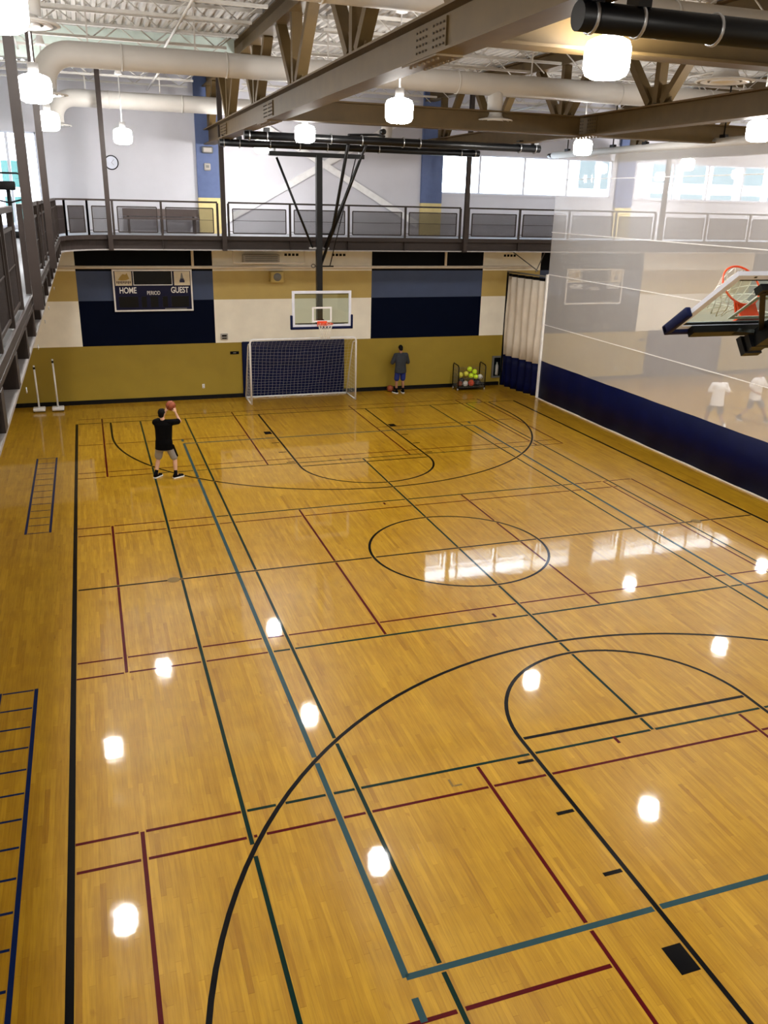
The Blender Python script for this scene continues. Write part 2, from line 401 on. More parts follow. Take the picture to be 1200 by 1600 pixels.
tag(MB().box(XL-.2, YN-.2, 0, XR+.2, YN, ZT).build('wall_near', 'wall_cream'), 'near end wall behind the camera', None, None, 'structure')
tag(MB().box(XL, YB-.02, 0, 8.0, YB, .14).build('baseboard_back', 'black_rubber'), 'black rubber base along the far wall', None, None, 'structure')
tag(MB().box(8.6, YB-.02, 0, XR, YB, .14).build('baseboard_back_right', 'black_rubber'), 'black rubber base along the far wall beyond the curtain', None, None, 'structure')
# roof deck: trapezoid flutes running in depth
mb = MB(); p = .19; n = int((XR-XL)/p); prof = []
for i in range(n+1):
    x = XL+i*p; prof += [(x, ZT), (x+.075, ZT), (x+.095, ZT+.06), (x+.17, ZT+.06)]
vs = [(x, y, z) for x, z in prof for y in (YN, YB+.2)]
mb.add(vs, [(2*i, 2*i+2, 2*i+3, 2*i+1) for i in range(len(prof)-1)])
mb.box(XL-.2, YN-.2, ZT+.1, XR+.4, YB+.4, ZT+.2)
tag(mb.build('ceiling', 'roof_white'), 'white corrugated steel roof deck', None, None, 'structure')
# windows
def window(n, x0, x1, z0, z1, muls, label):
    t = thing('window_%d' % n, label, None, ((x0+x1)/2, YB, z0), None, 'structure')
    y = YB+.08
    mb = MB(); mb.box(x0, y-.04, z0, x1, y+.04, z0+.05); mb.box(x0, y-.04, z1-.05, x1, y+.04, z1); mb.box(x0, y-.04, z0, x0+.05, y+.04, z1); mb.box(x1-.05, y-.04, z0, x1, y+.04, z1)
    mb.build('window_frame', 'white_frame', t)
    e = [x0]+muls+[x1]
    for m_ in muls: MB().box(m_-.04, y-.045, z0+.05, m_+.04, y+.045, z1-.05).build('mullion', 'white_frame', t)
    for a, b in zip(e, e[1:]): MB().box(a+.04, y-.006, z0+.05, b-.04, y+.006, z1-.05).build('pane', 'window_glass', t)
    MB().box(x0-.03, YB-.05, z0-.05, x1+.03, YB+.08, z0).build('window_sill', 'wall_white', t)
window(1, *wins[0], [6.72, 8.46, 10.21], 'long clerestory window right of the second blue column')
window(2, *wins[1], [14.75, 16.35, 18.0, 19.5], 'clerestory window seen through the divider curtain')
window(3, *wins[2], [-9.4, -8.5], 'tall window at the far end of the left track')
# columns on the back wall
for x0, x1, lab in ((-3.05, -2.36, 'left of the goal'), (4.5, 5.26, 'left of the clerestory window'), (12.25, 12.95, 'between the two clerestory windows')):
    t = thing('column', 'blue pilaster with cream foot on the far wall, '+lab, 'column', ((x0+x1)/2, YB-.06, 5.42), 'wall pilasters')
    MB().box(x0, YB-.12, 6.5, x1, YB, ZT).build('shaft', 'col_blue', t)
    MB().box(x0, YB-.12, 5.42, x1, YB, 6.5).build('foot', 'col_gold', t)
t = thing('cross_brace', 'white steel X brace on the upper far wall behind the far basket', 'brace', (1, YB-.08, 5.5))
for dy, a, b in ((.031, (-2.25, 5.8), (4.39, 9.4)), (.095, (4.39, 5.8), (-2.25, 9.4))):
    MB().bar((a[0], YB-dy, a[1]), (b[0], YB-dy, b[1]), .06, .2, (0,0,1)).build('diagonal', 'white_paint', t)

# ------------------------------------------------------------------ raised track
EX, EY, ZD, ZF = -7.2, 12.25, 5.42, 5.02
RC = 1.55
def edge(off=0):                          # inner edge of the track, offset away from the court
    x0, y0 = EX-off, EY+off; r = RC+off; cx, cy = EX+RC, EY-RC
    return [(x0, YN+.02)]+[(x0, cy)]+[(cx-r*math.cos(PI/2*i/12), cy+r*math.sin(PI/2*i/12)) for i in range(1, 12)]+[(cx, y0), (XR-.02, y0)]
def ribbon(mb, a, b, z0, z1):             # solid between two parallel edge polylines
    n = len(a); vs = []
    for p, q in zip(a, b): vs += [(p[0], p[1], z0), (q[0], q[1], z0), (q[0], q[1], z1), (p[0], p[1], z1)]
    fs = [(4*i+k, 4*i+4+k, 4*i+4+(k+1) % 4, 4*i+(k+1) % 4) for i in range(n-1) for k in range(4)]+[(0,1,2,3), (4*n-1, 4*n-2, 4*n-3, 4*n-4)]
    mb.add(vs, fs)
trk = thing('running_track', 'raised dark steel running track balcony around the gym', 'balcony', (EX, 0, ZF))
mb = MB(); ribbon(mb, edge(.02), [(XL+.01, YN+.02)]+[(XL+.01, YB-.01)]*12+[(XL+.01, YB-.01), (XR-.02, YB-.01)], ZD-.1, ZD); mb.build('deck', 'deck_grey', trk)
mb = MB(); ribbon(mb, edge(.12), edge(.14), ZF+.03, ZD-.1); mb.build('fascia_web', 'steel_brown', trk)
mb = MB(); ribbon(mb, edge(0), edge(.26), ZF, ZF+.03); mb.build('bottom_flange', 'steel_flange', trk)
mb = MB(); ribbon(mb, edge(0), edge(.26), ZD-.1, ZD-.06); mb.build('top_flange', 'steel_brown', trk)
mb = MB(); ribbon(mb, edge(.005), edge(.03), ZD-.06, ZD+.02); mb.build('edge_angle', 'steel_brown', trk)
for y in [-14, -12.6, -11.2, -9.8, -8.4, -7.0, -5.6, -4.2, -2.8, -1.4, 0, 1.4, 2.8, 4.2, 5.6, 7, 8.4, 9.8]:
    MB().box(EX+.005, y-.09, ZF+.03, EX-.12, y+.09, ZD-.1).build('stiffener', 'steel_brown', trk)
for x in (-4.41, -.6, 1.26, 3.14, 7.2, 9.1): MB().box(x-.01, EY+.02, ZF+.03, x+.01, EY+.12, ZD-.1).build('stiffener', 'steel_brown', trk)
for y in (-6.9, -4.7, -2.7, -1.3, 1.5): MB().tube([(EX+.04, y+.022*math.cos(a*PI/6), ZF-.02+.022*math.sin(a*PI/6)) for a in range(12)], .005, 6, close=True).build('ring_hook', 'chrome', trk)
# handrail sections
ZR = 6.38
def rail_run(name, label, pts, start_posts=True):
    """pts: post positions along one straight section"""
    t = thing(name, label, 'railing', (pts[0][0], pts[0][1], ZD), 'track railings')
    a, b = V(pts[0]+(0,)), V(pts[-1]+(0,)); d = (b-a).normalized(); nrm = V((-d.y, d.x, 0))
    MB().bar((a.x, a.y, ZR), (b.x, b.y, ZR), .06, .05).build('top_rail', 'steel_brown', t)
    for p_ in pts: MB().box(p_[0]-.03, p_[1]-.03, ZD+.021, p_[0]+.03, p_[1]+.03, ZR-.02).build('post', 'steel_brown', t)
    for p_, q_ in zip(pts, pts[1:]):
        p_, q_ = V(p_+(0,)), V(q_+(0,)); ln = (q_-p_).length; s = p_+d*.13; e = q_-d*.13
        z0, z1 = ZD+.1, ZR-.17
        mb = MB()
        mb.bar((s.x, s.y, z0), (e.x, e.y, z0), .03, .03); mb.bar((s.x, s.y, z1), (e.x, e.y, z1), .03, .03)
        mb.bar((s.x, s.y, z0), (s.x, s.y, z1), .03, .03); mb.bar((e.x, e.y, z0), (e.x, e.y, z1), .03, .03)
        f = mb.build('panel_frame', 'steel_brown', t)
        ln2 = (e-s).length; nb = int(ln2/.014); mb = MB()      # close-set flat wires
        for k in range(1, nb):
            c = s+d*(ln2*k/nb); a_, b_ = d*.0037, nrm*.0025
            vs = [c+a_*i+b_*j+V((0, 0, z)) for z in (z0, z1) for i, j in ((-1,-1),(1,-1),(1,1),(-1,1))]
            mb.add(vs, [(0,1,5,4),(1,2,6,5),(2,3,7,6),(3,0,4,7)])
        mb.build('mesh_infill', 'perf', f)['kind'] = 'stuff'
        MB().bar((s.x, s.y, z0+.36), (e.x, e.y, z0+.36), .016, .012).build('mid_wire', 'steel_brown', f)
        MB().bar((p_.x, p_.y, z0+.05), (s.x, s.y, z0+.05), .015).build('bracket', 'steel_brown', f)
YR = EY+.05
rail_run('railing', 'dark railing with mesh panels on the far track above the scoreboard', [(-5.76, YR), (-4.41, YR), (-2.79, YR)])
rail_run('railing', 'dark railing with mesh panels on the far track behind the far basket', [(-2.47, YR), (-.6, YR), (1.26, YR), (3.14, YR), (5.04, YR)])
rail_run('railing', 'dark railing with mesh panels on the far track below the clerestory window', [(5.33, YR), (7.19, YR), (9.06, YR), (10.9, YR), (12.5, YR)])
rail_run('railing', 'dark railing on the far track seen farthest right through the curtain', [(12.85, YR), (14.7, YR), (16.6, YR), (18.5, YR), (20.4, YR)])
XRl = EX-.0
c_ = [(EX+RC-(RC+.05)*math.cos(a), EY-RC+(RC+.05)*math.sin(a)) for a in (0, .52, 1.05, 1.5)]
for i in range(3): rail_run('railing', 'curved corner railing where the left and far tracks meet, '+('left bay', 'middle bay', 'right bay')[i], [c_[i], c_[i+1]])
ys = [-14.1+1.28*i for i in range(8)]
rail_run('railing', 'dark railing of the left track nearest the camera', [(EX-.05, y) for y in ys])
ys = [-3.66+1.2*i for i in range(4)]
rail_run('railing', 'dark railing of the left track between the two left hanger posts', [(EX-.05, y) for y in ys])
ys = [.5+1.25*i for i in range(9)]
rail_run('railing', 'dark railing of the left track running to the far corner', [(EX-.05, y) for y in ys])
# hanger posts carrying the track from the roof
for x, y, lab in ((-5.88, EY-.075, 'right of the wall clock'), (-2.63, EY-.075, 'left of the far basket'), (5.19, EY-.075, 'in front of the clerestory window'),
                  (12.68, EY-.075, 'seen through the divider curtain'), (EX+.056, -3.95, 'on the left track, nearer one'), (EX+.056, 1.9, 'on the left track, farther one')):
    t = thing('hanger_post', 'square brown steel hanger post '+lab, 'post', (x, y, ZF), 'track hanger posts')
    wd = .13 if y > 5 else .105
    MB().box(x-wd/2, y-wd/2, ZF if y > 5 else ZD-.12, x+wd/2, y+wd/2, ZT-.02).build('tube', 'steel_brown', t)
    MB().box(x-.09, y-.066, ZT-.2, x+.09, y+.064, ZT-.12).build('connection_plate', 'steel_brown', t)

# ------------------------------------------------------------------ roof steel
def ibeam(mb, p, q, h, wd, tf=.03, tw=.02):
    p, q = V(p), V(q); d = (q-p).normalized()
    mb.bar(p+V((0,0,tf/2)), q+V((0,0,tf/2)), wd, tf); mb.bar(p+V((0,0,h-tf/2)), q+V((0,0,h-tf/2)), wd, tf)
    mb.bar(p+V((0,0,h/2)), q+V((0,0,h/2)), tw, h-2*tf)
ZC = 8.05
def truss(x, nodes, label):
    t = thing('roof_truss', label, 'truss', (x, 0, ZC), 'roof trusses')
    y0, y1 = -16.8, YB-.15
    mb = MB(); ibeam(mb, (x, y0, ZC), (x, y1, ZC), .44, .34); mb.build('bottom_chord', 'truss_tan', t)
    mb = MB(); ibeam(mb, (x, y0, 9.66), (x, y1, 9.66), .36, .32); mb.build('top_chord', 'truss_tan', t)
    for y in nodes:
        for k in (-1, 0, 1):
            yb, yt = y+k*.22, y+k*1.32
            if yt > y1-.1: continue
            MB().bar((x, yb, ZC+.47), (x, yt, 9.68), .19, .15, (0, 1, 0)).build('web_member', 'truss_tan', t)
        MB().box(x-.012, y-.42, ZC+.42, x+.012, y+.42, ZC+.8).build('gusset_plate', 'truss_tan', t)
    for y in (-4.2, 11.3, 5.1) if x < 0 else (-4.4, 4.5):
        sw = MB().box(x-.035, y-.5, ZC+.06, x+.035, y+.5, ZC+.38).build('splice_plate', 'truss_tan', t)
        for k in range(8):
            for zz in (.12, .19, .26, .33): MB().lathe([(.0001, -.052), (.013, -.052), (.013, -.03)], (x, y-.45+k*.1+(.12 if k > 3 else 0), ZC+zz), 5, 'x').build('bolt', 'truss_dark', sw)
        sp = MB().box(x-.16, y-.55, ZC-.02, x+.16, y+.55, ZC).build('splice_plate', 'truss_tan', t)
        for s in (-1, 1):
            for k in range(7): MB().lathe([(.018, 0), (.018, -.02), (.0001, -.02)], (x+s*.09, y-.42+k*.14, ZC-.02), 6).build('bolt', 'truss_tan', sp)
    return t
nd = [-16.6+3.85*i for i in range(9)]
truss(-2.64, [-16.75, -12.9, -9.05, -5.1, -1.24, 2.5, 6.35, 10.2, 14.0], 'long tan steel roof truss left of the far basket')
truss(4.68, [-13.6, -9.75, -5.9, -2.05, 1.8, 5.6, 9.4, 13.2], 'long tan steel roof truss right of the far basket')
truss(12.0, [-13.6, -9.75, -5.9, -2.05, 1.8, 5.6, 9.4, 13.2], 'tan steel roof truss beyond the divider curtain')
for y, lab in ((4.5, 'farther tan cross beam between the trusses'), (-5.5, 'nearer tan cross beam lit by the bright lamp')):
    t = thing('cross_beam', lab, 'beam', (0, y, ZC), 'roof cross beams')
    for x0, x1 in ((-2.47, 4.51), (4.85, 11.83), (12.17, 20)):
        mb = MB(); ibeam(mb, (x0, y, ZC), (x1, y, ZC), .42, .3); mb.build('beam_span', 'truss_tan', t)
# open-web joists
def joist(x0, x1, y, label):
    t = thing('roof_joist', label, 'joist', ((x0+x1)/2, y, 9.5), 'open-web roof joists')
    zt, zb = ZT-.04, 9.55
    MB().bar((x0, y, zt), (x1, y, zt), .09, .06).build('top_chord', 'joist_white', t)
    MB().bar((x0+.5, y, zb), (x1-.5, y, zb), .08, .05).build('bottom_chord', 'joist_white', t)
    n = max(4, int((x1-x0)/.62)); pts = [(x0+.1+(x1-x0-.2)*i/n, y, zt if i % 2 == 0 else zb) for i in range(n+1)]
    mb = MB()
    for a, b in zip(pts, pts[1:]): mb.tube([a, b], .014, 5)
    mb.build('web_rod', 'joist_white', t)
ORD = ['first', 'second', 'third', 'fourth', 'fifth', 'sixth', 'seventh', 'eighth', 'ninth', 'tenth', 'eleventh', 'twelfth', 'thirteenth']
bays = [(XL, -2.82, 'over the left track side'), (-2.46, 4.5, 'over the middle of the court'), (4.86, 11.82, 'over the divider curtain side'), (12.18, 19.4, 'beyond the divider curtain')]
for x0, x1, lab in bays:
    for i in range(13):
        joist(x0, x1, -4.3+1.5*i, 'white open-web roof joist '+lab+', '+ORD[12-i]+' from the far wall')
t = tag(MB().box(XL+.02, 8.16, 9.35, -2.82, 8.24, 10.04).build('draft_panel', 'panel_green'), 'pale green-white upright panel under the roof deck at left', 'panel')
for i, (x, y0, y1) in enumerate(((-4.6, -3, 8.1), (-7.6, -3, 8.1), (-4.4, 8.3, 14.6), (1.0, -3, 4.4), (7.5, 0, 14.5))):
    tag(MB().tube([(x, y0, 9.5), (x, y1, 9.5)], .025, 8).build('roof_conduit', 'joist_white'), ('thin white pipe under the roof running in depth, ' + ('over the left lamps', 'above the left track', 'near the wall clock', 'over the far basket', 'above the curtain')[i]), 'pipe', 'roof pipes')

# ------------------------------------------------------------------ ducts
DZ, DR = 9.0, .225
def diffuser(t, x, y, z):
    MB().lathe([(.16, .12), (.2, .04), (.4, 0), (.42, -.02), (.38, -.03)], (x, y, z), 32).build('diffuser_cone', 'duct', t)
    MB().lathe([(.33, -.015), (.34, -.03), (.25, -.005), (.24, -.02)], (x, y, z), 32).build('diffuser_ring', 'white_paint', t)
    MB().lathe([(.2, -.01), (.21, -.03), (.12, 0), (.0001, -.01)], (x, y, z), 32).build('diffuser_ring', 'white_paint', t)
def duct(y, taps, label, zd):
    t = thing('air_duct', label, 'duct', (0, y, DZ), 'round air ducts')
    r = .52; x0 = -7.05
    pts = [(x0, y, DZ-r-.12)]+[(x0+r-r*math.cos(PI/2*i/8), y, DZ-r+r*math.sin(PI/2*i/8)) for i in range(0, 9)]+[(XR-.05, y, DZ)]
    MB().tube(pts, DR, 28).build('main_duct', 'duct', t)
    MB().tube([(x0, y, DZ-r-.1), (x0, y, zd+.1)], .2, 24).build('drop', 'duct', t); diffuser(t, x0, y, zd)
    for x in taps:
        MB().tube([(x, y, DZ), (x, y, zd+.1)], .17, 24).build('drop', 'duct', t); diffuser(t, x, y, zd)
    for x in (-6.2, -4.2, -1.5, .8, 3.2, 6, 9): MB().bar((x, y, DZ+DR-.02), (x, y, ZT), .03, .01).build('hanger_strap', 'duct', t)
    for x in (-5.6, -3.6, -.6, 1.4, 5.5, 8.0):
        MB().lathe([(DR+.002, -.02), (DR+.012, -.02), (DR+.012, .02), (DR+.002, .02)], (x, y, DZ), 28, 'x').build('duct_band', 'duct', t)
duct(12.75, [2.6], 'white round air duct nearest the far wall', 8.3)
duct(4.55, [2.35], 'white round air duct over the middle of the court', 8.3)
duct(-2.95, [2.45], 'white round air duct nearest the camera', 8.3)

# ------------------------------------------------------------------ pendant lamps
def lamp(x, y, z, label):
    t = thing('pendant_lamp', label, 'lamp', (x, y, z), 'pendant gym lamps')
    MB().lathe([(.0001, -.2), (.15, -.2), (.21, -.17), (.235, -.11), (.235, .08), (.21, .14), (.15, .17), (.0001, .17)], (x, y, z), 28).build('refractor', 'lamp_glow', t)
    MB().lathe([(.1, .165), (.1, .19), (.075, .2), (.075, .33), (.03, .34)], (x, y, z), 20).build('ballast', 'white_paint', t)
    MB().tube([(x, y, z+.33), (x, y, 9.4)], .014, 8).build('stem', 'white_paint', t)
    MB().lathe([(.015, 9.38-z), (.1, 9.4-z), (.07, 9.5-z), (.05, 9.6-z), (.0001, 9.61-z)], (x, y, z), 18).build('canopy', 'white_paint', t)
    MB().tube([(x, y, 9.6), (x, y, ZT)], .012, 8).build('rod', 'white_paint', t)
    ld = bpy.data.lights.new('lamp_beam', 'AREA'); ld.shape = 'DISK'; ld.size = .4; ld.energy = BEAM; ld.color = (1, .965, .92); ld.spread = math.radians(150)
    lo = bpy.data.objects.new('lamp_beam', ld); C.objects.link(lo); lo.location = (x, y, z-.215); lo.parent = t; lo.matrix_parent_inverse = M.Translation(-t.location)
lamps = [(-1.4, .35, 'over the near side of the centre circle'), (-1.5, 6.6, 'in front of the far basket pipes'), (-1.4, 12.3, 'low behind the far basket pipes'),
    (5.85, 6.5, 'at the top corner of the divider curtain'), (5.8, 0.05, 'beside the tan truss at the right edge'), (-5.4, 10.6, 'near the wall clock'),
    (-7.08, .35, 'beside the left hanger posts'), (-7.1, 6.6, 'by the far left duct elbow'), (-1.35, -5.85, 'glaring under the near black pipe'), (-7.1, -5.8, 'cut off at the top left corner'),
    (13.35, 6.6, 'beyond the divider curtain, second row'), (13.3, 12, 'beyond the divider curtain, by the far wall'), (13.4, .1, 'beyond the divider curtain, out at the right'),
    (5.8, -6, 'outside the photo, right of the near basket'), (-1.4, -12, 'outside the photo, above the camera'), (5.8, -12, 'outside the photo, behind the near basket'), (-7.1, -12, 'outside the photo, left above the camera'),
    (13.4, -6, 'outside the photo, beyond the near curtain'), (20, 6.6, 'outside the photo, far right, second row'), (20, .1, 'outside the photo, far right, third row'), (20, 12, 'added out of view, far right, by the far wall'), (13.4, -12, 'added out of view, beyond the curtain, behind the camera'), (20, -6, 'added out of view, far right, fourth row')]  # out-of-view lamps put in for their light; last three added to brighten beyond curtain
for x, y, lab in lamps: lamp(x, y, 7.97, 'white glowing pendant lamp '+lab)

# ------------------------------------------------------------------ basketball hoops
def hoop(label, mtx, fold, near):
    """far hoop as built: board front at Y=10.78 facing the court; mtx puts the swinging part elsewhere"""
    I = None
    base = thing('basketball_hoop', label, 'hoop', (0, 10.9, 7.9) if not near else (0, -10.9, 7.9))
    m = mtx; yb = 10.78; sgn = -1 if near else 1
    # fixed pipes under the roof
    for k, (yp, x0, x1) in enumerate(((10.95, -2.85, 4.95), (7.62, -2.75, 5.2))):
        yy = yp*sgn
        p_ = MB().tube([(x0, yy, 7.94), (x1, yy, 7.94)], .095 if not near else .11, 20).build('support_pipe', 'black_metal', base)
        for x in (x0+.12, x0+.55, -1.45, -.6, .2, 1.3, 1.75, x1-.6, x1-.15):
            MB().lathe([(.115, -.012), (.128, -.012), (.128, .012), (.115, .012)], (x, yy, 7.94), 20, 'x').build('clamp_ring', 'chrome', p_)
        for x in (x0+.12, x0+.55, x1-.15, x1-.6):
            MB().box(x-.06, yy-.09, 8.03, x+.06, yy+.09, 8.12).build('clamp_block', 'black_metal', p_)
    if not near:
        MB().tube([(-.15, 7.6, 8.05), (.75, 8.1, 8.12), (1.0, 8.2, 8.1)], .03, 8).build('winch_arm', 'black_metal', base)
        MB().lathe([(.0001, -.08), (.07, -.08), (.07, .08), (.0001, .08)], (.75, 7.62, 8.16), 16, 'y').build('winch_drum', 'black_metal', base)
    # mast and braces
    ym = 11.03; mw = .085
    MB(m).box(-mw-.02, ym-mw, 2.93, mw-.02, ym+mw, 7.72).build('mast', 'black_metal', base)
    MB(m).box(-1.47, ym-.06, 7.66, 1.33, ym+.06, 7.78).build('cross_tube', 'black_metal', base)
    for x in (-1.3, 1.2): MB(m).tube([(x, ym, 7.72), (x, ym, 7.9)], .03, 8).build('hanger', 'chrome', base)
    MB(m).tube([(-1.25, ym, 7.62), (-.22, ym, 5.18)], .035, 10).build('side_brace', 'black_metal', base)
    MB(m).tube([(1.2, ym, 7.62), (.14, ym, 5.18)], .035, 10).build('side_brace', 'black_metal', base)
    MB(m).box(-.32, ym-.03, 5.15, .28, ym+.03, 5.2).build('brace_collar', 'chrome', base)
    if not near:
        MB().tube([(-.12, 7.72, 7.86), (.3, 10.75, 5.62), (.02, ym, 4.66)], .045, 10).build('back_stay', 'black_metal', base)
        MB().tube([(.35, 7.72, 7.86), (.32, 10.75, 5.6)], .03, 10).build('back_stay', 'black_metal', base)
        MB().tube([(1.08, 11.0, 7.7), (.33, 11.1, 4.66)], .016, 8).build('hoist_cable', 'black_metal', base)
        MB().box(0, ym-.02, 5.56, .45, ym+.02, 5.6).build('stay_bracket', 'black_metal', base)
        MB().box(-.12, ym-.03, 4.64, .42, ym+.03, 4.68).build('stay_bracket', 'black_metal', base)
        MB().tube([(-.2+.06*math.cos(a*PI/5), ym, 4.67+.05*math.sin(a*PI/5)) for a in range(10)], .012, 6, close=True).build('hook_eye', 'black_metal', base)
    mb = MB(m); mb.box(-.13, ym-.1, 2.86, .09, ym+.1, 2.93); mb.box(-.15, ym-.09, 3.02, .11, ym+.09, 3.06); mb.build('mast_foot_clamp', 'black_metal', base)
    # board
    z0, z1, hw = 2.90, 3.97, .915
    mb = MB(m)
    for a in ((-hw, z0, hw, z0+.085), (-hw, z1-.075, hw, z1), (-hw, z0+.085, -hw+.075, z1-.075), (hw-.075, z0+.085, hw, z1-.075)): mb.box(a[0], yb, a[1], a[2], yb+.045, a[3])
    fr = mb.build('board_frame', 'white_frame', base)
    for x in (-.7, -.35, 0, .35, .7): MB(m).box(x-.012, yb+.045, z1-.04, x+.012, yb+.05, z1-.02).build('screw', 'black_metal', fr)
    gl = MB(m).box(-hw+.075, yb+.012, z0+.085, hw-.075, yb+.024, z1-.075).build('glass_pane', 'board_glass', base)
    mb = MB(m)
    for a in ((-.305, 3.05, -.255, 3.5), (.255, 3.05, .305, 3.5), (-.255, 3.45, .255, 3.5), (-.255, 3.05, .255, 3.1)): mb.box(a[0], yb+.004, a[1], a[2], yb+.011, a[3])
    mb.build('target_square', 'white_paint', gl)
    mb = MB(m)
    for a in ((-hw+.09, z0+.095, hw-.09, z0+.125), (-hw+.09, z1-.105, hw-.09, z1-.09)): mb.box(a[0], yb+.026, a[1], a[2], yb+.04, a[3])
    mb.build('gasket', 'black_metal', gl)
    mb = MB(m); mb.bbox(-hw-.055, yb-.03, z0-.06, hw+.055, yb+.075, z0+.02, .02)
    for s in (-1, 1): mb.bbox(s*(hw+.055), yb-.03, z0-.06, s*(hw-.01), yb+.075, z0+.36, .015) if s < 0 else mb.bbox(hw-.01, yb-.03, z0-.06, hw+.055, yb+.075, z0+.36, .015)
    mb.build('edge_padding', 'pad_navy', base)
    mb = MB(m); mb.box(-.72, yb+.05, z0+.0, .72, yb+.13, z0+.1); 
    if near: mb.box(-.55, yb+.05, z1-.24, .55, yb+.12, z1-.14)
    for s in (-1, 1):
        if near: mb.bar((s*.5, yb+.1, z1-.19), (s*.06, ym-.05, z0+.3), .05)
        mb.bar((s*.2, yb+.1, z0+.05), (s*.06, ym-.05, z0+.2), .05)
    mb.build('back_frame', 'black_metal', base)
    # rim
    rr, yr, zr = .229, yb-.15-.229, 3.05
    rim = MB(m).tube([(rr*math.cos(2*PI*i/36), yr+rr*math.sin(2*PI*i/36), zr) for i in range(36)], .011, 8, close=True).build('rim', 'orange', base)
    mb = MB(m); mb.box(-.15, yb-.02, zr-.12, .15, yb, zr+.03); mb.box(-.12, yb-.17, zr-.025, .12, yb-.02, zr-.005)
    for s in (-1, 1): mb.bar((s*.1, yb-.02, zr-.1), (s*.13, yr+.17, zr-.01), .02)
    mb.build('rim_bracket', 'orange', rim)
    mb = MB(m)
    R = [(.225, 0), (.20, -.09), (.17, -.18), (.145, -.27), (.13, -.36), (.135, -.43)]
    for k in range(12):
        for s in (-1, 1):
            mb.tube([(r_*math.cos(2*PI*(k+s*.5*i)/12), yr+r_*math.sin(2*PI*(k+s*.5*i)/12), zr+h) for i, (r_, h) in enumerate(R)], .0055, 5)
    mb.build('net', 'cord', base)
    return base
hoop('glass basketball backboard with orange rim hanging at the far end over the goal', None, 0, False)
th = math.radians(54.5)
Rz = M.Rotation(PI, 4, 'Z'); Rx = M.Rotation(th, 4, 'X')
pt = (Rx @ Rz) @ V((0, 10.78, 2.90)); Mn = M.Translation(V((0, -6.88, 5.38))-pt) @ Rx @ Rz
hoop('glass basketball backboard folded up towards the roof at the right edge, seen from behind', Mn, th, True)

# ------------------------------------------------------------------ divider curtain
CX = 8.35
cur = thing('divider_curtain', 'tall divider curtain of white see-through mesh over a navy vinyl skirt', 'curtain', (CX, -2, 0))
def sheet(name, m, y0, y1, z0, z1, amp, n, thick=0):
    mb = MB(); vs = []
    for i in range(n+1):
        y = y0+(y1-y0)*i/n; x = CX+amp*(math.sin(y*2.1)+.5*math.sin(y*5.3+1))
        vs += [(x, y, z0), (x, y, z1)]
    mb.add(vs, [(2*i, 2*i+2, 2*i+3, 2*i+1) for i in range(n)], True)
    o = mb.build(name, m, cur)
    if thick: md = o.modifiers.new('solid', 'SOLIDIFY'); md.thickness = thick
    return o
sheet('mesh_panel', 'curtain_mesh', 12.12, YN+.1, 1.36, 8.0, .012, 200)
sheet('vinyl_skirt', 'curtain_blue', 12.12, YN+.1, .03, 1.36, .012, 200, .006)
for z in (7.32, 5.68, 4.31, 2.62):
    MB().box(CX-.02, YN+.1, z-.012, CX-.012, 12.12, z+.012).build('webbing_strap', 'strap', cur)
MB().tube([(CX, 12.5, 8.08), (CX, YN+.1, 8.08)], .1, 16).build('roller_tube', 'duct', cur)
MB().tube([(CX, 12.78, 8.08), (CX, 12.5, 8.08)], .07, 16).build('roller_motor', 'black_metal', cur)
MB().box(CX-.06, 12.1, .02, CX+.02, 12.18, 4.3).build('edge_strip', 'strap', cur)
MB().box(CX-.02, YN+.1, .0, CX+.02, 12.12, .035).build('bottom_hem', 'curtain_white', cur)
for y in (11.6, 9.0, 7.4, 4.2, 1.0, -2.5):
    MB().box(CX-.05, y-.1, 8.16, CX+.05, y+.1, 8.24).build('curtain_clamp', 'black_metal', cur)
    MB().tube([(CX, y, 8.2), (CX, y, 9.6)], .02, 8).build('curtain_hanger', 'black_metal', cur)
# gathered curtain under the far track
uc = thing('pleated_curtain', 'gathered white over blue curtain hanging under the far track', 'curtain', (8.2, 13.3, 0))
def pleat(name, m, z0, z1, n=90, a=.07):
    mb = MB(); vs = []
    for i in range(n+1):
        s = i/n; x = 8.02+.34*s+a*math.sin(s*34)*(1 if z0 < 3.9 else .5); y = 14.45-2.2*s
        for k in range(5): z = z0+(z1-z0)*k/4; vs.append((x+.02*math.sin(z*2+s*9), y, z))
    mb.add(vs, [(5*i+k, 5*i+5+k, 5*i+6+k, 5*i+k+1) for i in range(n) for k in range(4)], True)
    o = mb.build(name, m, uc); md = o.modifiers.new('solid', 'SOLIDIFY'); md.thickness = .01
pleat('white_panel', 'curtain_white', 1.2, 4.06)
pleat('blue_panel', 'curtain_blue', .03, 1.2)
pleat('header_band', 'wall_ink', 4.06, 4.16)
MB().bar((8.02, 14.5, .03), (8.02, 14.5, 4.2), .05).build('edge_binding', 'wall_ink', uc)
MB().tube([(8.0, 14.5, 4.22), (8.4, 12.2, 4.22)], .03, 8).build('curtain_rail', 'metal_grey', uc)
for i, (a, b) in enumerate((((8.0, 4.95), (8.76, 4.3)), ((9.2, 4.95), (8.5, 4.3)))):
    tag(MB().tube([(a[0], 14.3-.3*i, a[1]), (b[0], 13.6-.3*i, b[1])], .02, 8).build('brace_rod', 'metal_grey'), 'thin steel brace rod under the far track above the gathered curtain, '+('left one', 'right one')[i], 'rod')

